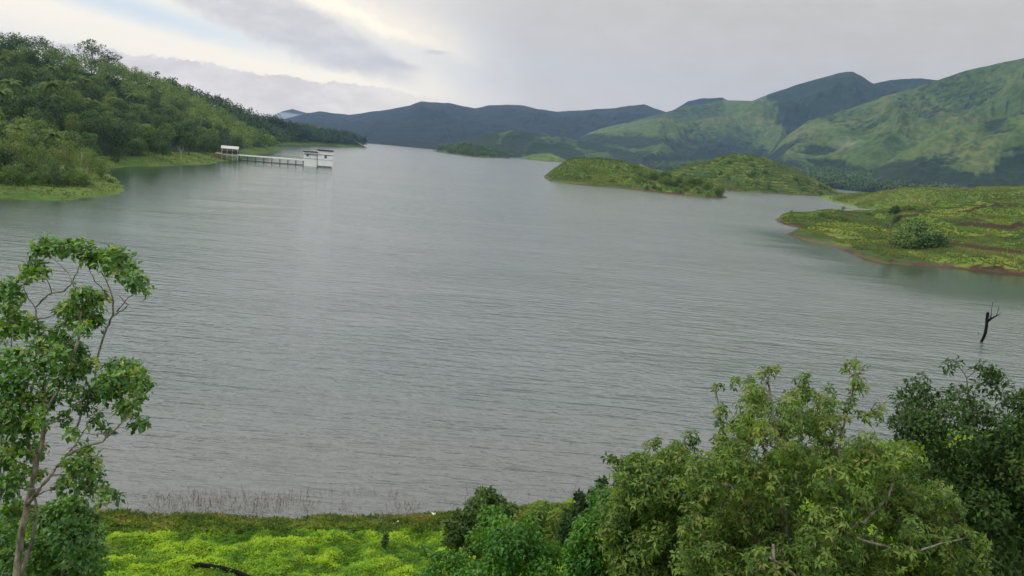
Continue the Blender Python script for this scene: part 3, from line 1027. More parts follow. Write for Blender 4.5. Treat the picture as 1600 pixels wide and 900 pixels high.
def crown_leaves(C, Rd, n, size, rng=RNG, ros=1, width=0.42, droop=0.25, shell=0.5, upb=0.35, squash=0.85, tint0=0.5, tvar=0.22, up_tint=0.18, sag=0.35):
    """leaves, or rosettes of ros leaflets, on lumps given by centres and radii"""
    C, Rd = np.asarray(C, float), np.asarray(Rd, float)
    w = Rd ** 2
    bi = rng.choice(len(C), n, p=w / w.sum())
    d = rand_dirs(n, rng)
    d[:, 2] += upb
    d = unit(d)
    rad = Rd[bi] * (shell + (1.08 - shell) * rng.random(n) ** 0.7)
    P = C[bi] + d * rad[:, None] * np.array([1, 1, squash])
    bt = rng.normal(0, 1, len(C))[bi] * 0.10
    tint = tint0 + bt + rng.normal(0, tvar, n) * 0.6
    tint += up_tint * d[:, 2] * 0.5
    if ros > 1:
        stem_ = unit(d + rng.normal(0, 0.5, (n, 3)) + np.array([0, 0, 0.5]))
        a = unit(np.cross(stem_, rand_dirs(n, rng)))
        bb = np.cross(stem_, a)
        Ps, Ax, Nn, Ts = [], [], [], []
        ph = rng.random(n) * 6.28
        for k in range(ros):
            w_ = ph + 6.2832 * k / ros + rng.normal(0, 0.2, n)
            o = np.cos(w_)[:, None] * a + np.sin(w_)[:, None] * bb
            Ax.append(unit(o + stem_ * 0.25 - np.array([0, 0, sag])))
            Ps.append(P + o * size * 0.12)
            Nn.append(unit(stem_ + np.array([0, 0, 0.3])))
            Ts.append(tint + rng.normal(0, 0.05, n))
        P, axis, nrm, tint = np.concatenate(Ps), np.concatenate(Ax), np.concatenate(Nn), np.concatenate(Ts)
    else:
        axis = unit(d * 0.55 + rng.normal(0, 0.6, (n, 3)) - np.array([0, 0, sag]))
        nrm = unit(d * 0.7 + np.array([0, 0, 0.8]) + rng.normal(0, 0.45, (n, 3)))
    sz = size * (0.45 + 0.9 * rng.random(len(P)))
    V, Fq = leaves_np(P, axis, nrm, sz, width, droop)
    return V, Fq, np.repeat(np.clip(tint, 0, 1), 2)


def leaf_obj(name, data, m, parent):
    V, Fq, T = data
    return link(name, make_mesh(name, V, Fq, False, T, [m]), parent)


def cat_leaves(*ds):
    Vs, Fs, Ts, o = [], [], [], 0
    for V, Fq, T in ds:
        Vs.append(V)
        Fs.append(Fq + o)
        Ts.append(T)
        o += len(V)
    return np.concatenate(Vs), np.concatenate(Fs), np.concatenate(Ts)


# --- generic far trees, built once and copied
def make_tree(name, seed, h, rad, lumps, nleaf, lsize, lm, bm, trunk_r=0.22, low=0.3, flat=0.8, spread=1.0, tint0=0.5, sparse=0.55):
    rng = np.random.default_rng(seed)
    root = empty(name)
    C, Rd = [], []
    for i in range(lumps):
        t = (i + 0.5) / lumps
        zz = h * (low + (0.93 - low) * t)
        rr = rad * math.sqrt(max(0.05, 1 - (abs(t - 0.42) / 0.62) ** 2)) * spread
        a = i * 2.4 + rng.random() * 0.8
        q = rr * (0.25 + 0.5 * rng.random())
        C.append((q * math.cos(a), q * math.sin(a), zz))
        Rd.append(rad * (0.30 + 0.24 * rng.random()) * (1.15 - 0.35 * t))
    data = crown_leaves(C, Rd, nleaf, lsize, rng, 1, 0.7, 0.2, sparse, 0.3, flat, tint0, 0.25, 0.3)
    mb = MB()
    top = np.array([rng.normal(0, 0.3), rng.normal(0, 0.3), h * 0.8])
    mb.tube(wiggle((0, 0, -0.5), top, 6, 0.05, rng), np.linspace(trunk_r, trunk_r * 0.3, 6), 6)
    for c in C[::2]:
        z0 = c[2] * 0.55
        mb.tube(wiggle((top[0] * z0 / h, top[1] * z0 / h, z0), c, 4, 0.1, rng), np.linspace(trunk_r * 0.45, trunk_r * 0.12, 4), 5)
    mb.build('trunk', bm, root, True)
    leaf_obj('crown', data, lm, root)
    return root


def make_palm(name, seed, h, fl=4.2, m=None, lean=1.0, nfr=16):
    rng = np.random.default_rng(seed)
    root = empty(name)
    top = np.array([lean, 0.3 * lean, h])
    mb = MB()
    tp = np.array([(top[0] * t ** 2, top[1] * t ** 2, -0.4 + (h + 0.4) * t) for t in np.linspace(0, 1, 7)])
    mb.tube(tp, np.linspace(0.24, 0.14, 7), 7)
    mb.build('trunk', MT['bark_brown'], root, True)
    Vs, Fs, Ts, o = [], [], [], 0
    for i in range(nfr):
        a = i * 2.399 + rng.random() * 0.3
        el0 = 1.25 - 1.35 * (i / nfr) + rng.normal(0, 0.08)
        out = np.array([math.cos(a), math.sin(a), 0.0])
        sd = np.array([-math.sin(a), math.cos(a), 0.0])
        n = 9
        p = top.copy()
        e = el0
        pts_ = [p.copy()]
        for k in range(n):
            p = p + (out * math.cos(e) + np.array([0, 0, 1]) * math.sin(e)) * fl / n
            e -= 0.20 + 0.012 * k
            pts_.append(p.copy())
        pts_ = np.array(pts_)
        # leaflets hang from both sides of the rib
        for s_ in (-1, 1):
            for k in range(1, n + 1):
                for sub in (0.0, 0.5):
                    q = pts_[k - 1] * (1 - sub) + pts_[k] * sub
                    tn = unit(pts_[k] - pts_[k - 1])
                    L_ = fl * 0.24 * math.sin(math.pi * min(0.97, (k + sub) / (n + 1)) ** 0.75) + 0.1
                    ax = unit(sd * s_ * 0.9 + tn * 0.5 - np.array([0, 0, 0.55 + 0.25 * rng.random()]))
                    w = tn * 0.17
                    V = [q - w, q + w, q + ax * L_ + w * 0.3, q + ax * L_ - w * 0.3]
                    Vs += V
                    Fs.append((o, o + 1, o + 2, o + 3))
                    o += 4
                    Ts.append(0.45 + 0.25 * (el0 > 0.3) - 0.25 * (el0 < -0.1) + rng.normal(0, 0.12))
    me = make_mesh('fronds', np.array(Vs), np.array(Fs), False, np.clip(Ts, 0, 1), [m or MT['palm']])
    link('fronds', me, root)
    return root


def copy_tree(o):
    c = o.copy()
    COL.objects.link(c)
    for ch in o.children:
        d = ch.copy()
        COL.objects.link(d)
        d.parent = c
    return c


class Proto:
    def __init__(self, root):
        self.root, self.used = root, False

    def put(self, loc, s=1.0, rz=None, label=None, cat='tree', group=None, sz=None, name=None):
        o = copy_tree(self.root) if self.used else self.root
        self.used = True
        o.location = loc
        o.scale = (s, s, (sz or 1.0) * s)
        o.rotation_euler = (0, 0, random.random() * 6.28 if rz is None else rz)
        for k in ('label', 'category', 'group'):
            if k in o:
                del o[k]
        tag(o, label, cat, group)
        return o


PR = {
    'mid1': Proto(make_tree('broadleaf_tree', 1, 11, 4.8, 13, 1500, 0.62, MT['far_mid'], MT['bark_brown'])),
    'mid2': Proto(make_tree('broadleaf_tree', 2, 12, 4.6, 14, 1500, 0.60, MT['far_mid'], MT['bark_brown'], low=0.25)),
    'dark1': Proto(make_tree('broadleaf_tree', 3, 13, 5.2, 15, 1700, 0.62, MT['far_dark'], MT['bark_brown'])),
    'dark2': Proto(make_tree('broadleaf_tree', 4, 10, 5.0, 12, 1500, 0.60, MT['far_dark'], MT['bark_brown'], low=0.15)),
    'light1': Proto(make_tree('feathery_tree', 5, 11, 5.0, 15, 2000, 0.50, MT['far_light'], MT['bark_white'], sparse=0.3)),
    'light2': Proto(make_tree('feathery_tree', 6, 9, 4.4, 12, 1700, 0.46, MT['far_light'], MT['bark_white'], low=0.2, sparse=0.35)),
    'umbrella': Proto(make_tree('umbrella_tree', 7, 14, 5.4, 10, 900, 0.62, MT['far_dark'], MT['bark_brown'], low=0.62, flat=0.5, sparse=0.5)),
    'bush': Proto(make_tree('round_bush', 8, 4.2, 3.2, 12, 1500, 0.42, MT['scrub'], MT['bark_brown'], 0.1, 0.12)),
    'darkbush': Proto(make_tree('round_bush', 18, 4.4, 3.3, 16, 2200, 0.40, MT['far_mid'], MT['bark_brown'], 0.1, 0.08)),
    'scrub': Proto(make_tree('shrub', 9, 2.3, 1.9, 8, 420, 0.42, MT['scrub'], MT['bark_brown'], 0.06, 0.15)),
    'scrub2': Proto(make_tree('shrub', 10, 2.0, 2.2, 8, 420, 0.42, MT['scrub'], MT['bark_brown'], 0.06, 0.2)),
    'pale': Proto(make_tree('thin_tree', 12, 10, 3.6, 11, 620, 0.42, MT['far_light'], MT['bark_white'], 0.2, 0.4, sparse=0.2)),
}
PALM = [Proto(make_palm('coconut_palm', 20, 11, 4.6, lean=1.4)), Proto(make_palm('coconut_palm', 21, 9.5, 4.2, lean=-1.0))]


def ground_at(hf, x, y):
    return float(hf(np.array([x]), np.array([y]))[0])


def place_px(proto, u, r, hf, s=1.0, **kw):
    """stand a copy where the sight line of column u meets the terrain at range r"""
    hz = 234 + 0.0875 * (u - 800)
    p = at_y(u, hz, r)
    z = ground_at(hf, p[0], p[1])
    return proto.put((p[0], p[1], max(z, -0.3) - 0.1), s, **kw)


# trees that can be told apart on the near left point and the cove behind it
NEARP = [
    ('light1', -30, 218, 1.0, None, None), ('light1', 22, 222, 1.15, 'feathery light green tree left of the coconut palm on the left point', None),
    ('light2', 58, 215, 1.0, None, None), ('light1', 100, 232, 0.95, 'olive feathery tree under the leaning coconut palm', None), ('mid1', 40, 245, 1.0, None, None),
    ('light2', 140, 245, 0.9, 'yellowish feathery tree at the right end of the left point', None), ('dark1', 5, 200, 0.7, None, None),
    ('dark2', 45, 202, 0.55, None, None), ('dark2', 78, 203, 0.55, None, None), ('dark2', 108, 205, 0.5, None, None), ('bush', 20, 196, 1.0, None, None),
    ('bush', 62, 196, 0.8, None, None), ('bush', 95, 199, 0.75, None, None), ('bush', 122, 203, 0.85, None, None), ('mid2', -20, 198, 0.75, None, None),
    ('pale', 125, 222, 0.95, 'pale trunked thin tree with sparse yellow green leaves on the left point', None), ('pale', 136, 228, 0.8, None, None),
    ('mid2', 157, 224, 0.52, 'small dark tree standing alone near the tip of the left point', None),
    ('bush', 171, 221, 0.33, 'tiny round dark bush on the tip of the left point', None),
    ('dark2', 183, 305, 0.55, 'dark low tree right of the feathery trees beside the cove', None),
    ('mid1', 255, 372, 0.85, 'rounded bushy tree standing forward on the cove shore', None),
]
gl = 'trees crowded on the left point'
for k, u, r, s, lab, g in NEARP:
    g0 = lab is None
    words_ = {'light1': 'feathery light green tree in the crowd of trees on the left point', 'light2': 'feathery light green tree in the crowd of trees on the left point',
              'mid1': 'mid green tree in the crowd of trees on the left point', 'mid2': 'mid green tree in the crowd of trees on the left point',
              'dark1': 'dark shrubby tree low on the left point above the grass edge', 'dark2': 'dark shrubby tree low on the left point above the grass edge',
              'bush': 'round green bush along the grass edge of the left point', 'pale': 'thin pale tree beside the tallest pale trunk on the left point'}
    place_px(PR[k], u, r, left_h, s, label=lab or words_[k], cat='bush' if k == 'bush' else 'tree', group=None if lab else gl + ' ' + k.rstrip('12'))
for i, u in enumerate(range(-30, 135, 13)):
    place_px(PR[['bush', 'dark2', 'bush', 'mid2'][i % 4]], u, 181 + (i * 7) % 9 + max(0, u) * 0.09, left_h, [0.85, 0.42, 0.7, 0.4][i % 4], label='round leafy bush in the front row of the left point above the grass', cat='bush',
             group='front row of bushes on the left point')
place_px(PALM[0], 90, 243, left_h, 1.0, rz=2.6, label='nearest coconut palm leaning over the feathery trees on the left point', cat='palm tree')
place_px(PALM[1], 33, 262, left_h, 1.2, rz=0.3, label='tall coconut palm at the far left above the feathery trees', cat='palm tree')
for i, (u, r, s) in enumerate([(72, 330, 1.0), (60, 350, 0.9), (97, 360, 1.0), (125, 370, 0.9), (20, 340, 1.0), (-5, 300, 1.1), (150, 400, 0.9), (180, 430, 1.0), (45, 400, 0.9), (110, 430, 0.9),
                               (205, 480, 1.0), (80, 450, 1.0), (140, 470, 0.9), (10, 420, 1.0), (170, 520, 0.9), (30, 460, 0.9), (230, 560, 0.9), (60, 500, 0.9), (118, 520, 0.9)]):
    place_px(PALM[i % 2], u, r, left_h, s * 1.3, label='coconut palm standing out of the wood on the left hillside', cat='palm tree', group='coconut palms on the hillside')
for u, r, s, lab in [(144, 600, 1.95, 'tall umbrella crowned tree on the skyline, left one of the pair'), (172, 620, 1.6, 'tall umbrella crowned tree on the skyline, right one of the pair'),
                     (62, 540, 1.3, 'flat crowned tree on the skyline above the palms'), (30, 525, 1.15, 'flat crowned tree highest on the skyline at the far left')]:
    place_px(PR['umbrella'], u, r, left_h, s, label=lab)

# the wood: nearest trees are objects, the rest one mass
cand = []
rng = np.random.default_rng(5)
cell = {}
tries = 0
XS = rng.uniform(-900, 40, 30000)
YS = rng.uniform(150, 1800, 30000)
ZS = left_h(XS, YS)
for x, y, z in zip(XS, YS, ZS):
    r = math.hypot(x, y)
    if z < (1.6 if y < 800 else 0.5) or r > 1750:
        continue
    if y < 240 and x > -150 and z < 2.5:
        continue
    a = math.atan2(x, y)
    if a < -0.66 - 0.12 or a > -0.16:
        continue
    u_ = 800 + 1170 * math.tan(a)
    # the grassy strip along the cove and the pier landing stay open
    if 270 < y < 470 and u_ > 165 and z < 2.4:
        continue
    sp = 5.8 if r < 500 else 6.6
    k = (int(x // sp), int(y // sp))
    if any((k[0] + i, k[1] + j) in cell and math.hypot(cell[(k[0] + i, k[1] + j)][0] - x, cell[(k[0] + i, k[1] + j)][1] - y) < sp for i in (-1, 0, 1) for j in (-1, 0, 1)):
        continue
    cell[k] = (x, y)
    cand.append((r, x, y, z, u_))
cand.sort()
# skip trees hidden behind nearer land (back of the ridge)


def crest_range(u):
    c = np.array([(a_, c_) for a_, b_, c_ in CREST])
    return float(np.interp(u, c[:, 0], c[:, 1])) + 25


cand = [c for c in cand if (c[2] < crest_range(c[4]) or c[2] > 1150)]
cand = [c for c in cand if c[2] > 207 or c[4] < -10]
keys = ['mid1', 'mid2', 'dark1', 'dark2', 'light1']
lab_of = {'mid1': 'mid green broadleaf tree packed in the wood on the left hillside', 'dark1': 'dark green broadleaf tree packed in the wood on the left hillside',
          'light1': 'pale feathery tree packed in the wood on the left hillside'}
vis = [c for c in cand if -20 < c[4]]
near_set = vis[:225]
far_set = vis[225:] + [c for c in cand if c[4] <= -20]
for r, x, y, z, u_ in near_set:
    pz = [0.34, 0.24, 0.16, 0.14, 0.12] if u_ < 165 else [0.18, 0.12, 0.40, 0.27, 0.03]
    k = keys[rng.choice(5, p=pz)]
    s = rng.uniform(0.82, 1.25)
    kk = {'mid2': 'mid1', 'dark2': 'dark1'}.get(k, k)
    where = 'around the coconut palms left of the cove' if u_ < 150 else ('behind the grass shore of the cove' if r < 520 else 'above the cove wood towards the ridge')
    what = lab_of[kk].split(' packed')[0]
    PR[k].put((x, y, z - 0.3), s, label=what + ' in the hillside wood ' + where, cat='tree', group=what + 's ' + where, sz=rng.uniform(0.85, 1.15))


def wood_mass(name, label, items, m, nl, ls, rad, hh, seed, parent=None):
    """distant crowns with their stems as one mass"""
    rng = np.random.default_rng(seed)
    parts, trunks = [], MB()
    C, Rd, n = [], [], len(items)
    for it in items:
        x, y, z = it[-3:]
        s = rng.uniform(0.7, 1.15)
        tt = 0.5 + 1.3 * float(fbm(np.array([x / 130.0]), np.array([y / 130.0]), seed + 50, 3)[0] - 0.5) + rng.normal(0, 0.16)
        s *= 0.75 + 0.6 * float(fbm(np.array([x / 60.0]), np.array([y / 60.0]), seed + 60, 3)[0])
        lumps = 4
        c = [(x + rng.normal(0, rad * 0.35), y + rng.normal(0, rad * 0.35), z + hh * s * q) for q in (0.45, 0.65, 0.8, 0.95)]
        parts.append(crown_leaves(c, [rad * s * 0.62, rad * s * 0.6, rad * s * 0.5, rad * s * 0.36], nl, ls, rng, 1, 0.75, 0.2, 0.6, 0.35, 0.85, tt, 0.2, 0.3))
    V, Fq, T = cat_leaves(*parts)
    o = link(name, make_mesh(name, V, Fq, False, T, [m]))
    return tag(o, label, 'wood', kind='stuff')


far_near = [(x, y, z) for r, x, y, z, u_ in far_set if r < 800]
far_far = [(x, y, z) for r, x, y, z, u_ in far_set if r >= 800]
wood_mass('forest', 'dense dark green wood covering the upper left hillside', far_near, MT['far_mid'], 190, 1.15, 5.0, 11.5, 1)
wood_mass('forest', 'distant wood along the long spit at the end of the left shore', far_far, MT['far_dark'], 90, 2.0, 5.6, 15, 2)

# woods on the far shore plain
items = []
XS = rng.uniform(-300, 1900, 36000)
YS = rng.uniform(1100, 3000, 36000)
ZS = plain_h(XS, YS)
cl = {}
for x, y, z in zip(XS, YS, ZS):
    a = math.atan2(x, y)
    if z < 0.8 or a > 0.70 or a < -0.12:
        continue
    u_ = 800 + 1170 * math.tan(a)
    if u_ < 1180 and rng.random() < 0.3:
        continue
    k = (int(x // 13), int(y // 13))
    if k in cl:
        continue
    cl[k] = 1
    items.append((x, y, z))
wood_mass('forest', 'blue green forest on the low land behind the islands', items, MT['far_dark'], 30, 4.6, 10.5, 13, 3)
itA = []
XS = rng.uniform(-320, 120, 5000)
YS = rng.uniform(1300, 2500, 5000)
ZS = hA(XS, YS)
itA = [(x, y, z) for x, y, z in zip(XS, YS, ZS) if z > 0.4][:520]
wood_mass('forest', 'dark trees covering the small far island', itA, MT['far_dark'], 40, 2.6, 6.5, 9, 4)

# shrubs on the islands and the headland


def scatter(proto_keys, hf, bounds, n, smin, smax, label, group, cond, seed, cat='shrub'):
    rg = np.random.default_rng(seed)
    x = rg.uniform(bounds[0], bounds[1], n * 60)
    y = rg.uniform(bounds[2], bounds[3], n * 60)
    z = hf(x, y)
    k = 0
    for xx, yy, zz in zip(x, y, z):
        if zz < 0.5 or not cond(xx, yy, zz):
            continue
        PR[proto_keys[k % len(proto_keys)]].put((xx, yy, zz - 0.15), rg.uniform(smin, smax), label=label, cat=cat, group=group)
        k += 1
        if k >= n:
            break


def px_of(x, y, z):
    q = ROTN.T @ np.array([x, y, z - CAM_Z])
    return 800 + F * q[0] / -q[2], 450 - F * q[1] / -q[2]


hEF = lambda X, Y: np.maximum(hE(X, Y), hF(X, Y))


def front_of(h, y_max):
    return lambda x, y, z: y < y_max and fbm(np.array([x / 20]), np.array([y / 20]), 55, 3)[0] > 0.47


scatter(['scrub', 'scrub2', 'bush'], hC, (70, 200, 490, 640), 60, 0.7, 1.3, 'dark shrub crowded on the low right end of the long island', 'shrubs on the right end of the long island', lambda x, y, z: px_of(x, y, z)[0] > 990 and y < 560, 1)
scatter(['scrub', 'scrub2'], hC, (20, 130, 500, 680), 25, 0.6, 1.1, 'small scattered shrub on the higher left half of the long low island', 'shrubs on the left half of the long island', lambda x, y, z: True, 2)
scatter(['scrub', 'scrub2', 'bush'], hD, (110, 480, 660, 900), 110, 0.6, 1.2, 'dark shrub dotted over the terraced island', 'shrubs on the terraced island', front_of(hD, 900), 3)
scatter(['scrub', 'scrub2'], hE, (95, 320, 180, 400), 40, 0.4, 0.85, 'small shrub in the grass of the right headland', 'shrubs on the right headland', lambda x, y, z: z > 1.0 and fbm(np.array([x / 14]), np.array([y / 14]), 5, 4)[0] > 0.5, 4)


def headland_spot(u, v_guess, key, s, lab, sz=None, cat='tree', r=None):
    p = at_y(u, v_guess, r)
    z = ground_at(hE, p[0], p[1])
    return PR[key].put((p[0], p[1], z - 0.15), s, label=lab, cat=cat, sz=sz)


headland_spot(1430, 395, 'darkbush', 2.05, 'large dark rounded bush on the headland shore above the water', 0.9, 'bush', r=224)
headland_spot(1406, 398, 'darkbush', 1.3, 'lower dark bush at the left foot of the large headland bush', 0.8, 'bush', r=221)
headland_spot(1460, 395, 'darkbush', 1.2, 'lower dark bush at the right foot of the large headland bush', 0.8, 'bush', r=222)
for i, (u, y_, s_) in enumerate([(1462, 345, 0.9), (1470, 345, 1.1), (1480, 348, 1.0), (1488, 344, 1.2), (1496, 346, 0.9), (1506, 350, 0.8), (1340, 318, 0.9), (1350, 312, 1.0), (1362, 308, 0.9), (1372, 304, 1.1), (1382, 300, 0.9)]):
    headland_spot(u, 0, 'scrub' if i % 2 else 'scrub2', s_, 'low dark shrub in the thicket rows on the crest of the right headland', None, 'shrub', r=y_)['group'] = 'thicket rows on the headland crest'
headland_spot(1317, 330, 'umbrella', 0.22, 'tiny umbrella shaped tree on the far edge of the headland', None, 'tree', r=322)


def slim_tree():
    root = empty('slim_tree')
    rg = np.random.default_rng(33)
    mb = MB()
    mb.tube(wiggle((0, 0, -0.4), (0.2, 0, 8.8), 7, 0.05, rg), np.linspace(0.26, 0.14, 7), 6)
    mb.tube(wiggle((0.1, 0, 5.0), (1.9, 0.2, 7.0), 5, 0.08, rg), np.linspace(0.09, 0.04, 5), 5)
    mb.build('trunk', MT['bark_brown'], root, True)
    C = [(0.2, 0, 9.6), (-0.6, 0.3, 9.0), (0.9, -0.3, 9.2), (1.9, 0.2, 7.2), (1.4, 0, 6.2), (0.5, 0.3, 10.2), (0.5, 0, 6.0)]
    leaf_obj('crown', crown_leaves(C, [1.25, 1.0, 1.0, 0.95, 0.75, 0.9, 0.7], 900, 0.42, rg, 1, 0.7, 0.2, 0.3), MT['far_dark'], root)
    return root


p = at_y(1388, 382, 238)
st = slim_tree()
st.location = (p[0], p[1], ground_at(hE, p[0], p[1]) - 0.1)
tag(st, 'slim bare stemmed tree with a small crown on the headland', 'tree')


# --- rough grass on the headland and islands as one mass each
def tufts(name, label, hf, bounds, n, size, m, seed, zmin=0.4, cond=None, tall=1.0, tint0=0.5, patch=12.0):
    rg = np.random.default_rng(seed)
    x = rg.uniform(bounds[0], bounds[1], n * 3)
    y = rg.uniform(bounds[2], bounds[3], n * 3)
    z = hf(x, y)
    ok = z > zmin
    if cond is not None:
        ok &= cond(x, y, z)
    x, y, z = x[ok][:n], y[ok][:n], z[ok][:n]
    k = 3
    P = np.repeat(np.stack([x, y, z - size * 0.1], 1), k, 0)
    P[:, :2] += rg.normal(0, size * 0.3, (len(P), 2))
    ax = unit(rg.normal(0, 0.55, (len(P), 3)) + np.array([0, 0, tall]))
    t = tint0 + (fbm(P[:, 0] / patch, P[:, 1] / patch, seed + 1, 4) - 0.5) * 1.5 + rg.normal(0, 0.1, len(P))
    V, Fq = leaves_np(P, ax, rand_dirs(len(P), rg), size * rg.uniform(0.6, 1.3, len(P)), 0.5, 0.15)
    o = link(name, make_mesh(name, V, Fq, False, np.repeat(np.clip(t, 0, 1), 2), [m]))
    return tag(o, label, 'grass', kind='stuff')


tufts('grass', 'rough yellow green grass over the right headland', hE, (95, 330, 180, 430), 42000, 0.55, MT['tuft'], 3, 0.9, lambda x, y, z: x / y < 0.80, tint0=0.45)
tufts('grass', 'smooth grass on the hill behind the inlet', hF, (205, 560, 420, 700), 34000, 0.9, MT['tuft'], 4, 0.8, lambda x, y, z: x / y < 0.80, tint0=0.42, patch=40)
tufts('grass', 'rough grass over the long island', hC, (0, 200, 490, 700), 13000, 0.8, MT['tuft'], 5, 1.6, tint0=0.45, patch=20)
tufts('grass', 'rough grass over the terraced island', hD, (110, 480, 650, 930), 24000, 0.9, MT['tuft'], 6, 1.3, tint0=0.40, patch=26)
tufts('grass', 'grass strip along the cove and the left point', left_h, (-330, -90, 160, 480), 9000, 0.55, MT['tuft'], 7, 0.25, lambda x, y, z: z < 4.5, tint0=0.55)

# ------------------------------------------------------------------ pump house and pier
PY = 435.0
pl = on_plane(373.5, 251.5, 0)
pr_ = on_plane(474.5, 259, 0)
pe = on_plane(519.5, 264, 0)
s0 = np.array([pl[0], pl[1]])
s1 = np.array([pr_[0], pr_[1]])
dirx = unit(s1 - s0)
pier_rz = math.atan2(dirx[1], dirx[0])
Lp = float(np.linalg.norm(s1 - s0))
DZ = 3.7
pier = empty('pier', (s0[0], s0[1], 0), pier_rz)
tag(pier, 'long concrete pier on dark piles leading to the white pump house', 'pier')
mb = MB()
mb.box(-13.0, Lp, -0.1, 2.4, DZ - 0.65, DZ)
mb.build('deck', MT['white_wall'], pier)
nb = 8
for i in range(nb + 1):
    mb = MB()
    x = i * Lp / nb - (0.3 if i == nb else 0)
    mb.box(x - 0.24, x + 0.24, 0.1, 0.55, -2, DZ - 0.65)
    mb.build('pile', MT['pile'], pier)
    mb = MB()
    mb.box(x - 0.22, x + 0.22, 1.8, 2.2, -2, DZ - 0.65)
    mb.build('pile', MT['pile'], pier)
mb = MB()
mb.box(0.24, Lp - 0.5, 0.2, 0.45, 0.15, 0.65)
mb.build('tie_beam', MT['pile'], pier)
for i in range(26):
    mb = MB()
    x = -10 + i * (Lp + 9.5) / 25
    mb.box(x - 0.07, x + 0.07, 2.2, 2.32, DZ, DZ + 1.15)
    mb.build('rail_post', MT['rail'], pier)
mb = MB()
mb.box(-10, Lp, 2.21, 2.31, DZ + 1.15, DZ + 1.27)
mb.box(-10, Lp, 2.22, 2.30, DZ + 0.5, DZ + 0.6)
mb.build('handrail', MT['pile'], pier)

ph_ = empty('pump_house', (s1[0], s1[1], 0), pier_rz)
tag(ph_, 'white two block pump house with flat blue roofs standing in the lake', 'building')
A_, B_ = 7.6, 9.0   # block widths
mb = MB()
mb.box(0, A_, -2.2, 4.6, -2, 4.6)
mb.build('tank_wall', MT['white_wall'], ph_)
mb = MB()
mb.box(0.25, A_, -1.9, 4.4, 4.6, 7.55)
mb.build('wall', MT['white_wall'], ph_)
mb = MB()
mb.box(-0.15, A_ + 0.1, -2.4, 4.8, 4.55, 4.72)
mb.box(-0.3, A_ + 0.2, -2.6, 5.0, 7.15, 7.4)
mb.build('ledge', MT['ledge'], ph_)
mb = MB()
mb.box(-0.9, A_ + 0.4, -3.0, 5.2, 8.35, 8.95)
mb.build('roof', MT['dark_paint'], ph_)
mb = MB()
mb.box(-0.3, A_ + 0.3, -2.5, 4.9, 7.55, 8.35)
mb.build('parapet', MT['white_wall'], ph_)
mb = MB()
mb.box(1.4, 2.6, -1.95, -1.85, 5.8, 7.1)
w = mb.build('window', MT['glass'], ph_)
mb = MB()
for xx in (1.32, 1.98, 2.6):
    mb.box(xx, xx + 0.07, -2.0, -1.953, 5.75, 7.12)
mb.build('window_frame', MT['white_wall'], w)
mb = MB()
mb.box(A_ + 0.25, A_ + B_, -2.6, 5.6, 0.9, 7.3)
mb.build('wall', MT['white_wall'], ph_)
mb = MB()
mb.box(A_ + 0.45, A_ + B_ - 0.1, -2.5, 5.5, -2, 0.9)
mb.build('base', MT['stained_wall'], ph_)
mb = MB()
mb.box(A_ + 0.2, A_ + B_ - 0.3, -3.0, 5.7, 0.45, 0.85)
mb.box(A_ + 0.1, A_ + B_ + 0.1, -2.9, 5.8, 7.3, 7.6)
mb.box(A_ + 0.2, A_ + B_ + 0.05, -2.68, 5.7, 4.3, 4.5)
mb.build('ledge', MT['ledge'], ph_)
mb = MB()
mb.box(A_ + 0.3, A_ + B_, -2.5, 5.5, 7.6, 9.75)
mb.build('parapet', MT['white_wall'], ph_)
mb = MB()
mb.box(A_ - 0.1, A_ + B_ + 0.35, -3.1, 5.9, 9.75, 10.45)
mb.build('roof', MT['dark_paint'], ph_)
mb = MB()
mb.box(A_ + 4.2, A_ + 5.5, -2.66, -2.55, 5.4, 7.2)
w = mb.build('window', MT['glass'], ph_)
mb = MB()
for xx in (4.12, 4.8, 5.5):
    mb.box(A_ + xx, A_ + xx + 0.08, -2.72, -2.663, 5.35, 7.22)
mb.build('window_frame', MT['white_wall'], w)
mb = MB()
mb.box(A_ + 0.05, A_ + 0.25, -2.7, -2.2, 0.2, 7.3)
mb.build('drainpipe', MT['dark_paint'], ph_)
mb = MB()
mb.tube([(A_ + B_ + 0.15, -2.5, -1), (A_ + B_ + 0.15, -2.5, 7.0)], 0.14, 8)
mb.build('drainpipe', MT['white_wall'], ph_)

# landing shelter at the shore end
hz = on_plane(347, 240, DZ)
sh = empty('shelter', (hz[0], hz[1], DZ), pier_rz)
sh.scale = (0.85, 0.85, 0.85)
tag(sh, 'open shelter with a pale sheet roof at the shore end of the pier', 'shelter')
mb = MB()
V = [(-0.6, -2.8, 3.6), (10.6, -2.8, 3.6), (10.6, 0.6, 5.4), (-0.6, 0.6, 5.4), (10.6, 4.0, 3.6), (-0.6, 4.0, 3.6)]
V2 = [(a, b_, c + 0.12) for a, b_, c in V]
mb.add(V + V2, [(0, 3, 2, 1), (3, 5, 4, 2), (6, 7, 8, 9), (9, 8, 10, 11), (0, 1, 7, 6), (5, 11, 10, 4), (1, 2, 8, 7), (2, 4, 10, 8), (0, 6, 9, 3), (3, 9, 11, 5)])
mb.build('roof', MT['roof_sheet'], sh)
for x in (0, 3.3, 6.6, 9.9):
    for y in (-2.4, 3.6):
        mb = MB()
        mb.box(x - 0.12, x + 0.12, y - 0.12, y + 0.12, -4, 3.62)
        mb.build('post', MT['concrete'], sh)
mb = MB()
mb.box(-0.3, 10.2, -2.5, 3.7, -0.7, -0.1)
mb.build('floor_slab', MT['concrete'], sh)
mb = MB()
mb.box(-0.2, 10.1, 3.45, 3.55, -0.1, 2.0)
mb.build('back_wall', MT['pile'], sh)
mb = MB()
mb.box(0.0, 9.9, -2.45, -2.38, 0.6, 1.0)
mb.build('railing', MT['rail'], sh)
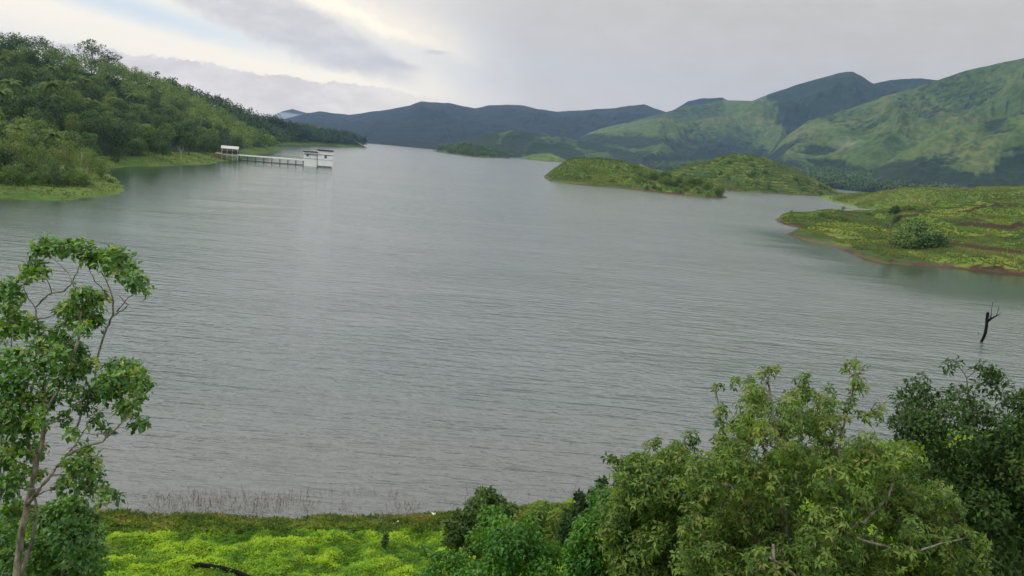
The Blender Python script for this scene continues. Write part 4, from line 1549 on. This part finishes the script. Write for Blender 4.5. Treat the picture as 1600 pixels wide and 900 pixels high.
# low orange brown fence left of the shelter
fz = on_plane(331, 239, DZ)
fe = empty('fence', (fz[0], fz[1], max(0.5, ground_at(left_h, fz[0], fz[1]))), pier_rz)
tag(fe, 'rusty orange fence beside the open shelter on the shore', 'fence')
for i in range(6):
    mb = MB()
    mb.box(i * 1.1, i * 1.1 + 0.18, 0, 0.15, -1.5, 2.6 - 0.12 * (i % 3))
    mb.build('post', MT['red_soil'], fe)
mb = MB()
mb.box(0.05, 5.6, 0.02, 0.1, 1.7, 2.0)
mb.box(0.05, 5.6, 0.02, 0.1, 0.7, 0.95)
mb.build('rail', MT['red_soil'], fe)

# dead pale tree in the cove wood


def bare_tree(name, h, m, seed, r0=0.16):
    rg = np.random.default_rng(seed)
    root = empty(name)
    mb = MB()
    mb.tube(wiggle((0, 0, -0.5), (0.2, 0, h * 0.55), 5, 0.06, rg), np.linspace(r0, r0 * 0.6, 5), 7)
    mb.build('trunk', m, root, True)
    for i in range(6):
        mb = MB()
        a = i * 1.1
        e = (math.cos(a) * h * 0.28, math.sin(a) * h * 0.2, h * (0.8 + 0.2 * rg.random()))
        mb.tube(wiggle((0.1, 0, h * (0.38 + 0.03 * i)), e, 6, 0.14, rg), np.linspace(r0 * 0.55, 0.02, 6), 5)
        mb.build('branch', m, root, True)
    return root


bt = bare_tree('bare_tree', 7.5, MT['bark_white'], 44)
p = at_y(282, 236, 380)
bt.location = (p[0], p[1], ground_at(left_h, p[0], p[1]))
tag(bt, 'pale leafless tree at the wood edge behind the cove', 'tree')

# drowned stump in the lake on the right
ps = on_plane(1533.5, 534, 0)
dead = empty('dead_tree', (ps[0], ps[1], 0))
tag(dead, 'black drowned tree stub with one bare branch sticking out of the lake', 'tree')
sc = math.hypot(ps[0], ps[1]) / 1170.0 * 0.93
mb = MB()
mb.tube([(-0.05, 0, -1.5), (0, 0, 0), (2.2 * sc, 0.0, 8 * sc), (3.0 * sc, 0, 14 * sc), (2.6 * sc, 0, 24 * sc), (1.2 * sc, 0, 34 * sc), (0.7 * sc, 0, 42 * sc), (0.6 * sc, 0, 44 * sc)],
        np.array([2.3, 2.2, 2.3, 2.5, 2.3, 2.3, 2.5, 1.7]) * sc * 0.85, 9)
mb.build('trunk', MT['bark_dead'], dead, True)
for name_, pp, rr in [('branch', [(2.2, 0, 29), (6, 0.5, 33.5), (11, 0.5, 37.5), (17, 1, 41.0), (20.5, 1, 45)], [1.5, 1.5, 1.1, 0.5, 0.25]),
                      ('twig', [(7, 0.5, 34), (6.5, 1, 42), (5.4, 1, 50), (5.2, 1, 59)], [0.7, 0.45, 0.3, 0.45]),
                      ('twig', [(14, 0.8, 39.3), (14.6, 0.6, 45), (15.0, 0.2, 52)], [0.5, 0.35, 0.4]),
                      ('twig', [(4.5, -0.6, 32), (3.6, -2, 37), (3.0, -2.5, 39.5)], [0.7, 0.5, 0.3])]:
    mb = MB()
    mb.tube(np.array(pp) * sc, np.array(rr) * sc, 6)
    mb.build(name_, MT['bark_dead'], dead, True)
pb = on_plane(1529, 521, 0)
mb = MB()
mb.tube([(pb[0], pb[1], -0.3), (pb[0] + 0.02, pb[1], 0.06), (pb[0], pb[1], 0.12)], [0.05, 0.07, 0.03], 7)
o = mb.build('twig_stub', MT['bark_dead'], None, True)
tag(o, 'tiny black stub breaking the water left of the dead trunk', 'stub')

# ------------------------------------------------------------------ near bank: ground cover, reeds, log


def cover(name, label, n, size, m, seed, zlo, zhi, xr, yr, tint0, tall=0.5, k=4, amp=1.6):
    rg = np.random.default_rng(seed)
    x = rg.uniform(*xr, n * 3)
    y = rg.uniform(*yr, n * 3)
    z = bank_h(x, y)
    zs = bankT(x, y)
    ok = (zs > zlo) & (zs < zhi) & (np.abs(np.arctan2(x, y)) < 0.75)
    x, y, z = x[ok][:n], y[ok][:n], z[ok][:n]
    P = np.repeat(np.stack([x, y, z - 0.01], 1), k, 0)
    P[:, :2] += rg.normal(0, 0.05, (len(P), 2))
    P[:, 2] += rg.random(len(P)) * size * 0.8
    ax = unit(rg.normal(0, 1.0, (len(P), 3)) * np.array([1, 1, 0.5]) + np.array([0, 0, tall]))
    pat = fbm(P[:, 0] * 0.55, P[:, 1] * 1.1, 77, 4) - 0.5
    lump_shade = fbm(P[:, 0] * 1.1, P[:, 1] * 1.1, 3, 4, 0.55) - 0.5  # shade of the hollows put into leaf colour, following the bank's lumps
    t = tint0 + pat * amp * 1.2 + lump_shade * 1.4 + (fbm(P[:, 0] * 5, P[:, 1] * 5, 70, 2) - 0.5) * 0.6 + rg.normal(0, 0.12, len(P))
    V, Fq = leaves_np(P, ax, unit(rg.normal(0, 0.5, (len(P), 3)) + np.array([0, 0, 1.0])), size * rg.uniform(0.6, 1.35, len(P)), 0.55, 0.2)
    o = link(name, make_mesh(name, V, Fq, False, np.repeat(np.clip(t, 0, 1), 2), [m]))
    return tag(o, label, 'ground cover', kind='stuff')


cover('ground_cover', 'lumpy bright green creeping plants covering the near bank', 80000, 0.10, MT['cover'], 1, 0.16, 6.0, (-24, 9), (20, 36), 0.5)
MT['fringe'] = leaf_mat('fringe_grass', [(0, (0.055, 0.095, 0.014)), (0.5, (0.130, 0.180, 0.022)), (0.8, (0.170, 0.165, 0.035)), (1, (0.180, 0.120, 0.050))], 0.2, 0.35, 0, 0.7)
cover('ground_cover', 'bright creeping plants on the bank behind the shrubs on the right', 32000, 0.12, MT['cover'], 5, 0.2, 8.0, (9, 34), (18, 56), 0.3)
cover('grass', 'dull green and brownish grass fringe along the near water edge', 19000, 0.14, MT['fringe'], 2, -0.04, 0.42, (-26, 16), (28, 40), 0.38, 1.2, 3)
rg = np.random.default_rng(8)
n = 5200
x = rg.uniform(-24, 22, n * 4)
y = rg.uniform(30, 44, n * 4)
z = bankT(x, y)
den = smooth(fbm(x * 0.45, y * 0.8, 15, 4), 0.33, 0.58)
fade = np.where(x < -11.0, 1.0, np.where(x < -4, 0.6, 0.22))
ok = (z > -0.55) & (z < 0.12) & (rg.random(n * 4) < den * fade) & (np.abs(x / y) < 0.6)
x, y, z = x[ok][:n], y[ok][:n], z[ok][:n]
P = np.stack([x, y, z], 1)
ax = unit(rg.normal(0, 0.26, (len(P), 3)) + np.array([0, 0, 1.0]))
V, Fq = leaves_np(P, ax, rand_dirs(len(P), rg), -z * 1.0 + rg.uniform(0.05, 0.7, len(P)) * rg.uniform(0.4, 1, len(P)), 0.03, 0.0, 0.0)
V2, F2 = leaves_np(P + ax * 0.35, unit(ax + rg.normal(0, 0.5, P.shape)), rand_dirs(len(P), rg), rg.uniform(0.15, 0.35, len(P)), 0.09, 0.0, 0.0)
T = np.repeat(np.clip(rg.normal(0.4, 0.25, len(P)), 0, 1), 2)
V, Fq, T = cat_leaves((V, Fq, T), (V2, F2, T))
o = link('reeds', make_mesh('reeds', V, Fq, False, T, [MT['reed']]))
tag(o, 'thin dry brown reeds standing in the shallow water by the near bank', 'reeds', kind='stuff')


def bank_pt(u, v, lift=0.0):
    """first point of the bank on a sight line"""
    d = ray(u, v)
    for t in np.linspace(6, 60, 1200):
        q = np.array([0, 0, CAM_Z]) + d * t
        if q[2] < ground_at(bank_h, q[0], q[1]):
            return q + np.array([0, 0, lift])
    return q


lg = [bank_pt(u, v, 0.12) for u, v in [(300, 889), (312, 886), (330, 889), (350, 893), (372, 900), (400, 912)]]
mb = MB()
mb.tube(lg, [0.05, 0.09, 0.10, 0.11, 0.12, 0.12], 8)
o = mb.build('fallen_branch', MT['bark_dead'], None, True)
tag(o, 'dark fallen branch lying in the bright green ground cover', 'branch')
for i, (u, v, s, lab) in enumerate([(677, 806, 0.12, 'small white stone at the water edge beside the brown grass'), (622, 818, 0.07, 'tiny pale stone in the grass fringe of the near bank')]):
    q = bank_pt(u, v, 0.1)
    a = rand_dirs(1)[0]
    V, Fs = [], []
    nn, mm = 6, 9
    for ii in range(nn + 1):
        th = math.pi * ii / nn
        for jj in range(mm):
            phi = 2 * math.pi * jj / mm
            rr = s * (1 + 0.25 * math.sin(3 * phi + i) * math.sin(2 * th))
            V.append((q[0] + rr * 1.3 * math.sin(th) * math.cos(phi), q[1] + rr * math.sin(th) * math.sin(phi), q[2] + rr * 0.6 * math.cos(th)))
    for ii in range(nn):
        for jj in range(mm):
            Fs.append((ii * mm + jj, ii * mm + (jj + 1) % mm, (ii + 1) * mm + (jj + 1) % mm, (ii + 1) * mm + jj))
    tag(link('stone', make_mesh('stone', V, Fs, True, mats=[MT['white_scrap']])), lab, 'stone')

# ------------------------------------------------------------------ foreground trees
CAMV = np.array([0, 0, CAM_Z])


def at_depth(u, v, d):
    """point on the sight line at depth d along the view axis"""
    return CAMV + ray(u, v) * d


def fg_tree(name, label, cat, base, depth, trunks, blobs, lm, bm, nleaf, lsize, seed, ros=1, width=0.5, droop=0.25, shell=0.35, tint0=0.5, zs=1.0, twig=True, squash=0.9, upb=0.3, tvar=0.22, sag=0.35, group=None, up_tint=0.18, rk=1.0, wk=1.0):
    """skeleton and leaf lumps drawn from the photo, each with its own depth and thickness"""
    rg = np.random.default_rng(seed)
    root = empty(name, base)
    B = np.array(base)
    px = depth / F
    mb = MB()
    nodes = []
    for tr in trunks:
        pts_ = np.array([at_depth(u, v, depth + dd) for u, v, dd, w in tr])
        rad = np.array([w for *_, w in tr]) * px * 0.5 * wk
        # refine
        tt = np.linspace(0, len(tr) - 1, (len(tr) - 1) * 4 + 1)
        fine_ = np.stack([np.interp(tt, range(len(tr)), pts_[:, k]) for k in range(3)], 1)
        fine_[1:-1] += rg.normal(0, 0.006 * depth / 13, (len(fine_) - 2, 3))
        rr = np.interp(tt, range(len(tr)), rad)
        mb.tube(fine_ - B, rr, 7)
        nodes += [(q, r_) for q, r_ in zip(fine_, rr)]
    NP = np.array([q for q, _ in nodes])
    NR = np.array([r_ for _, r_ in nodes])
    C, Rd = [], []
    for b_ in blobs:
        u, v, r_ = b_[:3]
        dd = b_[3] if len(b_) > 3 else rg.normal(0, 0.5) * zs
        c = at_depth(u, v, depth + dd)
        C.append(c)
        Rd.append(r_ * (depth + dd) / F)
    C, Rd = np.array(C), np.array(Rd)
    order = np.argsort(((C[:, None] - NP[None]) ** 2).sum(-1).min(1))
    if twig:
        for j in order:
            c, r_ = C[j], Rd[j]
            dv = NP - c
            dist = np.sqrt((dv ** 2).sum(1)) + np.maximum(dv[:, 2], 0) * 1.2
            k = int(np.argmin(dist))
            path = wiggle(NP[k], c, 6, 0.10, rg)
            r0 = min(NR[k] * 0.7, 0.010 * depth / 13 + 0.012 * np.linalg.norm(c - NP[k]))
            rr = np.linspace(r0, 0.006 * depth / 13, 6)
            mb.tube(path - B, rr, 5)
            NP = np.vstack([NP, path[1:]])
            NR = np.append(NR, rr[1:])
            for q in range(5):
                e = c + unit(rg.normal(0, 1, 3) + np.array([0, 0, 0.5])) * r_ * 0.9
                mb.tube(wiggle(c, e, 4, 0.12, rg) - B, np.linspace(0.006, 0.003, 4) * depth / 13, 4)
    mb.build('trunk', bm, root, True)
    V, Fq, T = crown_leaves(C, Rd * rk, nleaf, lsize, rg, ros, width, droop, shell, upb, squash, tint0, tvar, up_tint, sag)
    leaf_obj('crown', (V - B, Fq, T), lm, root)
    tag(root, label, cat, group)
    return root


# left tree
LT = [
    [(22, 930, 0, 24), (30, 860, 0, 20), (42, 790, 0, 18), (55, 735, 0, 15), (66, 690, 0, 13), (70, 640, 0, 12), (68, 590, 0.1, 9), (66, 540, 0.1, 7), (58, 505, 0.1, 6), (55, 480, 0.1, 5)],
    [(55, 480, 0.1, 5), (75, 460, 0, 5), (100, 455, 0, 4), (113, 442, -0.1, 4), (108, 428, 0, 3), (88, 408, 0, 2.5)],
    [(55, 480, 0.1, 4), (42, 463, 0.1, 3.5), (36, 445, 0.1, 2.5)],
    [(68, 650, 0, 9), (90, 610, -0.2, 9), (112, 570, -0.3, 8), (122, 530, -0.3, 8), (126, 490, -0.2, 6), (118, 455, -0.2, 5), (114, 440, -0.2, 4), (122, 420, -0.2, 3), (132, 400, -0.2, 2.5)],
    [(110, 690, 0, 7), (130, 640, 0.2, 6), (148, 600, 0.2, 6), (152, 560, 0.2, 6), (164, 520, 0.2, 6), (176, 494, 0.2, 6), (176, 465, 0.2, 5), (168, 440, 0.2, 4), (158, 425, 0.1, 3)],
    [(176, 494, 0.2, 4), (196, 482, 0.2, 4), (201, 476, 0.2, 3.5), (186, 462, 0.2, 3)],
    [(182, 487, 0.2, 4), (200, 465, 0.2, 3.5), (214, 455, 0.2, 2.5)],
    [(176, 470, 0.2, 3), (150, 440, 0.1, 3), (140, 422, 0, 2)],
    [(42, 790, 0, 14), (62, 765, -0.3, 11), (84, 735, -0.3, 10), (104, 712, -0.3, 8), (130, 698, -0.3, 7), (160, 690, -0.3, 6), (182, 668, -0.3, 5), (205, 650, -0.3, 4)],
    [(104, 712, -0.3, 6), (128, 680, -0.2, 4), (140, 655, -0.2, 4), (160, 640, -0.2, 3)],
    [(55, 740, 0, 9), (45, 690, 0.3, 8), (46, 640, 0.4, 7), (30, 590, 0.4, 5), (18, 540, 0.4, 4), (15, 490, 0.4, 3)],
    [(25, 920, 0.3, 14), (50, 850, 0.4, 12), (58, 800, 0.5, 9), (52, 760, 0.5, 7)],
    [(-12, 920, 0.6, 14), (-8, 800, 0.6, 12), (2, 700, 0.6, 9), (0, 620, 0.6, 6)],
]
LB = [(72, 384, 20), (62, 392, 13), (98, 388, 19), (122, 388, 19), (145, 396, 18), (140, 408, 14), (170, 400, 15), (186, 404, 18), (204, 420, 15), (180, 425, 14), (212, 440, 18), (225, 450, 12), (205, 436, 14), (165, 412, 12),
      (52, 418, 18), (42, 432, 14), (66, 428, 12), (18, 452, 18), (26, 464, 14), (4, 460, 18), (12, 482, 20), (30, 505, 18), (45, 512, 16), (8, 515, 22),
      (128, 462, 20), (148, 468, 18), (112, 478, 16), (98, 488, 14), (142, 490, 18), (122, 498, 20), (154, 505, 12), (100, 508, 10), (132, 515, 14),
      (80, 530, 20), (102, 535, 18), (60, 545, 17), (90, 558, 22), (118, 552, 20), (62, 575, 24), (92, 588, 22), (122, 582, 20), (140, 570, 12), (28, 555, 20), (12, 575, 26), (30, 600, 26), (4, 610, 22),
      (182, 576, 20), (204, 578, 18), (166, 592, 18), (196, 600, 24), (220, 592, 16), (216, 612, 18), (178, 615, 18), (228, 604, 8), (156, 612, 16), (140, 610, 14), (208, 632, 12),
      (190, 640, 14), (214, 660, 12), (226, 662, 8), (128, 632, 16), (112, 612, 18), (75, 620, 20), (45, 630, 24), (20, 640, 24), (12, 668, 26), (40, 670, 24), (30, 705, 24), (5, 715, 26), (58, 705, 16),
      (100, 655, 12), (112, 675, 10), (60, 655, 18), (150, 655, 12), (165, 672, 10),
      (132, 706, 16), (142, 724, 16), (124, 738, 18), (146, 748, 16), (132, 764, 16), (165, 768, 12), (180, 776, 10), (158, 785, 12), (110, 724, 12), (30, 745, 20), (8, 760, 26), (58, 742, 12),
      (100, 758, 14), (20, 800, 22), (5, 840, 26)]
gb = at_depth(25, 1010, 13.2)
gx, gy = gb[0], gb[1]
fg_tree('broadleaf_tree', 'tall pale barked broadleaf tree filling the left edge in front of the lake', 'tree', (gx, gy, ground_at(bank_h, gx, gy)), 13.0,
        [[(18, 1050, 0, 28)] + LT[0]] + LT[1:], LB, MT['leaf_ind'], MT['bark_pale'], 10500, 0.115, 2, 1, 0.62, 0.2, 0.12, 0.52, 0.8, rk=0.97, wk=0.52, tvar=0.4)
UB = [(100, 800, 24), (130, 812, 20), (75, 815, 24), (110, 835, 28), (142, 838, 22), (85, 850, 28), (125, 862, 28), (150, 865, 16), (100, 885, 30), (140, 892, 22), (60, 880, 26), (118, 790, 14), (30, 870, 26), (70, 905, 30), (20, 905, 30), (130, 915, 30)]
q = bank_pt(100, 899)
fg_tree('leafy_shrub', 'dense leafy shrub at the foot of the tall left tree', 'shrub', (at_depth(95, 960, 14.5)[0], at_depth(95, 960, 14.5)[1], 8.0), 14.5,
        [[(95, 990, 0, 12), (98, 900, 0, 8), (105, 850, 0, 6), (110, 810, 0, 4)]], UB, MT['leaf_ind'], MT['bark_brown'], 9000, 0.115, 3, 1, 0.62, 0.2, 0.3, 0.42)

# right: olive compound leaved trees
def fill_blobs(poly, n, rmin, rmax, seed, zs, dome=1.0):
    """lumps inside an outline, the middle ones standing nearer"""
    rg = np.random.default_rng(seed)
    poly = np.array(poly, float)
    lo, hi = poly.min(0), poly.max(0)
    out = []
    while len(out) < n:
        p_ = rg.uniform(lo, hi)
        ins = False
        dm = 1e9
        for i in range(len(poly)):
            a_, b_ = poly[i], poly[(i + 1) % len(poly)]
            if (a_[1] > p_[1]) != (b_[1] > p_[1]) and p_[0] < (b_[0] - a_[0]) * (p_[1] - a_[1]) / (b_[1] - a_[1]) + a_[0]:
                ins = not ins
            t_ = np.clip(((p_ - a_) @ (b_ - a_)) / ((b_ - a_) @ (b_ - a_)), 0, 1)
            dm = min(dm, np.linalg.norm(p_ - a_ - t_ * (b_ - a_)))
        if not ins or dm < rmin * 0.5:
            continue
        r_ = min(rg.uniform(rmin, rmax), dm * 1.05)
        out.append((p_[0], p_[1], max(r_, rmin * 0.6), rg.uniform(-1, 1) * zs * min(1, dm / 60 + 0.15)))
    return out


def base_at(u, depth, v=1000):
    g = at_depth(u, v, depth)
    return (g[0], g[1], min(ground_at(bank_h, g[0], g[1]), 9.0))


polyR = [(1085, 700), (1125, 690), (1150, 640), (1160, 600), (1190, 590), (1215, 600), (1240, 610), (1275, 600), (1300, 615), (1320, 650), (1350, 670), (1380, 690), (1400, 660), (1430, 680), (1440, 720), (1455, 780),
         (1470, 830), (1500, 850), (1530, 900), (1540, 960), (1080, 960), (1060, 860), (1050, 780)]
bl = fill_blobs([(1370, 740), (1420, 700), (1480, 760), (1540, 830), (1560, 960), (1380, 960)], 30, 20, 32, 5, 1.0)
bl += fill_blobs(polyR, 190, 20, 34, 4, 2.0)
bl += [(1085, 730, 24, -0.3), (1100, 770, 26, -0.6), (1090, 820, 26, -0.8), (1110, 860, 28, -1.0), (1075, 880, 26, -0.9)]
bl += [(1195, 588, 14, 0), (1210, 578, 9, 0), (1170, 595, 12, 0), (1180, 620, 16, 0), (1150, 598, 8, 0), (1262, 590, 8, 0.1), (1255, 600, 12, 0.1), (1290, 610, 12, 0.2), (1240, 620, 14, 0),
       (1120, 606, 9, -0.1), (1112, 612, 7, -0.1), (1128, 640, 10, -0.1), (1118, 650, 8, -0.1), (1130, 665, 11, -0.1), (1125, 685, 12, -0.1), (1142, 690, 14, -0.1),
       (1335, 573, 11, 0), (1350, 578, 9, 0), (1322, 580, 8, 0), (1340, 595, 11, 0), (1335, 615, 11, 0), (1345, 605, 8, 0), (1330, 635, 10, 0), (1320, 655, 12, 0), (1350, 650, 10, 0), (1368, 652, 10, 0), (1372, 640, 8, 0),
       (1500, 832, 14, -0.8), (1520, 842, 13, -0.9), (1535, 850, 10, -0.9), (1480, 838, 14, -0.8), (1535, 862, 8, -0.9), (1460, 850, 14, -0.7)]
tr = [[(1255, 1050, 0, 14), (1240, 900, 0, 10), (1225, 800, 0, 8), (1215, 700, 0, 6), (1205, 630, 0, 4), (1200, 590, 0, 2.5)],
      [(1250, 980, 0, 9), (1300, 880, 0, 7), (1320, 790, 0, 5), (1310, 700, 0, 4), (1325, 640, 0, 3), (1336, 600, 0, 2.5), (1338, 548, 0, 1.5)],
      [(1200, 980, -0.2, 8), (1190, 880, 0, 6), (1170, 800, 0, 5), (1150, 720, 0, 4), (1128, 670, 0, 3), (1118, 610, 0, 2)],
      [(1260, 860, -1.4, 4), (1300, 838, -1.5, 6), (1350, 815, -1.5, 5), (1385, 780, -1.4, 4), (1395, 755, -1.4, 3)],
      [(1318, 835, -1.5, 4), (1370, 850, -1.6, 3.5), (1420, 865, -1.5, 3), (1470, 850, -1.2, 2.5), (1510, 840, -0.9, 2)],
      [(1200, 870, -1.3, 4), (1225, 885, -1.3, 4), (1270, 925, -1.3, 5)],
      [(1180, 860, -1.2, 4), (1185, 960, -1.2, 6)], [(1208, 850, -1.2, 4), (1215, 980, -1.2, 6)]]
fg_tree('compound_leaf_tree', 'wide olive green tree with drooping leaflets and upright shoots at lower right', 'tree', base_at(1250, 15.5), 15.5, tr, bl, MT['leaf_olive'], MT['bark_pale'], 9500, 0.125, 6, 6, 0.42, 0.2, 0.25,
        0.50, sag=0.4, tvar=0.55, rk=1.12)
polyL = [(925, 800), (940, 765), (958, 728), (985, 703), (1010, 712), (1040, 700), (1075, 688), (1100, 690), (1120, 730), (1130, 820), (1120, 960), (980, 960), (960, 900), (930, 850)]
bl = fill_blobs(polyL, 85, 18, 32, 9, 1.5)
bl += [(1018, 696, 10, 0), (1025, 688, 6, 0), (955, 720, 10, 0), (1080, 686, 12, 0)]
fg_tree('compound_leaf_tree', 'lower olive green tree left of the one with upright shoots', 'tree', base_at(1040, 18), 18.0,
        [[(1050, 1020, 0, 12), (1040, 880, 0, 8), (1030, 780, 0, 6), (1010, 710, 0, 3)], [(1050, 960, 0, 8), (1090, 820, 0, 6), (1085, 700, 0, 3)]], bl, MT['leaf_olive'], MT['bark_brown'], 6000, 0.14, 7, 5, 0.42, 0.2, 0.30, 0.42, sag=0.35, tvar=0.55, rk=1.12)

# undergrowth filling the slope under the trees
polyU = [(1010, 790), (1060, 740), (1140, 715), (1220, 700), (1300, 705), (1370, 700), (1450, 720), (1520, 740), (1700, 760), (1700, 960), (1000, 960)]
bl = fill_blobs(polyU, 130, 24, 40, 41, 1.5)
fg_tree('undergrowth', 'dark shady thicket filling the slope below the olive trees', 'thicket', base_at(1300, 20.5), 20.5,
        [[(1300, 1020, 0, 8), (1300, 850, 0, 5)]], bl, MT['leaf_dark'], MT['bark_brown'], 17000, 0.17, 42, 1, 0.55, 0.2, 0.4, 0.55)
# dark tree at the right edge
polyD = [(1385, 640), (1410, 610), (1450, 590), (1480, 572), (1520, 575), (1560, 580), (1600, 595), (1680, 620), (1720, 960), (1480, 960), (1450, 860), (1430, 760), (1400, 700)]
bl = fill_blobs(polyD, 100, 22, 38, 14, 1.6)
bl += [(1480, 572, 10, 0), (1495, 568, 8, 0), (1530, 574, 9, 0), (1550, 580, 10, 0), (1425, 600, 10, 0), (1405, 618, 10, 0), (1445, 590, 7, 0)]
fg_tree('dark_tree', 'dense dark green small leaved tree at the lower right edge', 'tree', base_at(1560, 19), 19.0,
        [[(1580, 1040, 0, 16), (1560, 900, 0, 12), (1540, 780, 0, 9), (1520, 660, 0, 5), (1510, 590, 0, 2)], [(1570, 960, 0, 10), (1480, 780, 0, 6), (1440, 640, 0, 3)], [(1570, 960, 0, 10), (1620, 800, 0, 7), (1640, 680, 0, 3)]],
        bl, MT['leaf_dark'], MT['bark_brown'], 30000, 0.14, 15, 1, 0.5, 0.2, 0.5, 0.45)

# vine covered bushes in the middle
polyV = [(640, 880), (660, 850), (690, 862), (725, 850), (735, 825), (760, 810), (790, 800), (810, 815), (835, 812), (860, 840), (880, 850), (900, 860), (905, 960), (630, 960)]
bl = fill_blobs(polyV, 60, 16, 30, 21, 1.3)
bl += [(662, 858, 10), (758, 806, 12), (775, 800, 12), (830, 815, 12)]
fg_tree('vine_covered_bush', 'bright green bush draped in vines below the small dark bush', 'bush', base_at(780, 22), 22.0,
        [[(780, 980, 0, 10), (780, 880, 0, 6), (775, 815, 0, 3)]], bl, MT['leaf_vine'], MT['bark_brown'], 15000, 0.13, 22, 1, 0.6, 0.3, 0.45, 0.5, sag=0.8)
polyV2 = [(885, 850), (900, 800), (920, 770), (945, 745), (962, 770), (975, 800), (985, 850), (1000, 900), (1000, 960), (880, 960)]
bl = fill_blobs(polyV2, 45, 14, 26, 23, 0.9)
fg_tree('vine_covered_bush', 'bright green vine column climbing beside the lower olive tree', 'bush', base_at(930, 19.5), 19.5,
        [[(935, 980, 0, 10), (935, 850, 0, 6), (940, 770, 0, 3)]], bl, MT['leaf_vine'], MT['bark_brown'], 9500, 0.12, 24, 1, 0.6, 0.3, 0.5, 0.42, sag=0.8)
bl = [(760, 785, 20), (745, 795, 18), (775, 790, 18), (720, 815, 18), (735, 830, 20), (712, 832, 14), (790, 805, 16), (800, 795, 10), (765, 772, 10), (752, 772, 8), (710, 845, 16), (745, 850, 20), (770, 815, 20), (700, 820, 8)]
fg_tree('small_dark_bush', 'small dark bush with brownish leaves standing above the vine bush at the shore', 'bush', base_at(750, 25.5), 25.5,
        [[(745, 900, 0, 8), (748, 830, 0, 5), (760, 780, 0, 3)]], bl, MT['leaf_dark'], MT['bark_brown'], 5200, 0.15, 26, 1, 0.55, 0.2, 0.4, 0.62)
bl = [(895, 810, 16), (905, 800, 14), (890, 825, 16), (910, 820, 16), (885, 840, 14), (905, 842, 16), (918, 785, 10), (928, 772, 9), (940, 755, 8), (905, 778, 8)]
fg_tree('small_dark_bush', 'dark bush between the yellow green shrub and the vine column', 'bush', base_at(900, 23), 23.0,
        [[(900, 900, 0, 8), (900, 830, 0, 5), (905, 790, 0, 3)]], bl, MT['leaf_dark'], MT['bark_brown'], 4200, 0.14, 27, 1, 0.55, 0.2, 0.4, 0.4)
bl = [(840, 800, 14), (855, 795, 12), (830, 815, 16), (850, 818, 18), (870, 810, 14), (840, 838, 18), (865, 835, 18), (820, 832, 14), (880, 828, 12)]
fg_tree('yellow_green_shrub', 'yellow green shrub right of the small dark bush near the water', 'shrub', base_at(850, 25), 25.0,
        [[(850, 900, 0, 6), (850, 820, 0, 3)]], bl, MT['leaf_olive'], MT['bark_brown'], 4200, 0.13, 28, 1, 0.45, 0.2, 0.3, 0.62)
bl = [(845, 812, 10), (838, 820, 9), (852, 824, 10)]
fg_tree('low_dark_shrub', 'low dark shrub in the middle of the bright green bank', 'shrub', tuple(bank_pt(602, 858)), 29.5,
        [[(602, 858, 0, 3), (602, 843, 0, 2)]], [(602, 842, 5, 0), (601, 850, 5, 0), (604, 836, 3, 0)], MT['leaf_dark'], MT['bark_brown'], 260, 0.12, 29, 1, 0.55)

# ------------------------------------------------------------------ air
mb = MB()
mb.box(-9000, 9000, -2500, 9000, -5.0, 1000)
hm = bpy.data.materials.new('haze_air')
hm.use_nodes = True
nt = hm.node_tree
nt.nodes.clear()
out = nt.nodes.new('ShaderNodeOutputMaterial')
pv = nt.nodes.new('ShaderNodeVolumePrincipled')
pv.inputs['Color'].default_value = (0.38, 0.60, 1.0, 1)
pv.inputs['Density'].default_value = 0.000052
pv.inputs['Anisotropy'].default_value = 0.0
nt.links.new(pv.outputs[0], out.inputs['Volume'])
hz_ = mb.build('haze', hm)
tag(hz_, 'thin blue haze of moist air over the lake and mountains', 'haze', kind='stuff')


def mist(label, u, v, r, sx, sz, dens, seed):
    c = at_range(u, v, r)
    a = math.atan2(c[0], c[1])
    V, Fs = [], []
    nn, mm = 14, 24
    for i in range(nn + 1):
        th = math.pi * i / nn
        for j in range(mm):
            ph = 2 * math.pi * j / mm
            n_ = 0.65 + 0.8 * float(fbm(np.array([2.2 * math.cos(ph) + seed]), np.array([2.2 * math.sin(ph) + 1.7 * th]), seed, 4)[0])
            lx = sx * n_ * math.sin(th) * math.cos(ph)
            ly = sx * 0.5 * n_ * math.sin(th) * math.sin(ph)
            V.append((lx * math.cos(a) + ly * math.sin(a), -lx * math.sin(a) + ly * math.cos(a), sz * n_ * math.cos(th) + 0.25 * lx * 0))
    for i in range(nn):
        for j in range(mm):
            Fs.append((i * mm + j, (i + 1) * mm + j, (i + 1) * mm + (j + 1) % mm, i * mm + (j + 1) % mm))
    m = bpy.data.materials.new('mist_air')
    m.use_nodes = True
    t = m.node_tree
    t.nodes.clear()
    o_ = t.nodes.new('ShaderNodeOutputMaterial')
    p_ = t.nodes.new('ShaderNodeVolumePrincipled')
    p_.inputs['Color'].default_value = (0.92, 0.95, 1.0, 1)
    p_.inputs['Density'].default_value = dens
    t.links.new(p_.outputs[0], o_.inputs['Volume'])
    me = make_mesh('mist', V, Fs, True, mats=[m])
    me.validate()
    tag(link('mist', me, None, tuple(c)), label, 'mist', kind='stuff')


mist('small white wisp of mist on the lower slope of the right mountain', 1328, 226, 2350, 55, 16, 0.0022, 3)
mist('second thin wisp of mist low on the right mountain', 1366, 229, 2350, 30, 8, 0.0025, 5)
mist('low cloud lying along the faint far peak', 447, 181, 6300, 230, 26, 0.0025, 8)
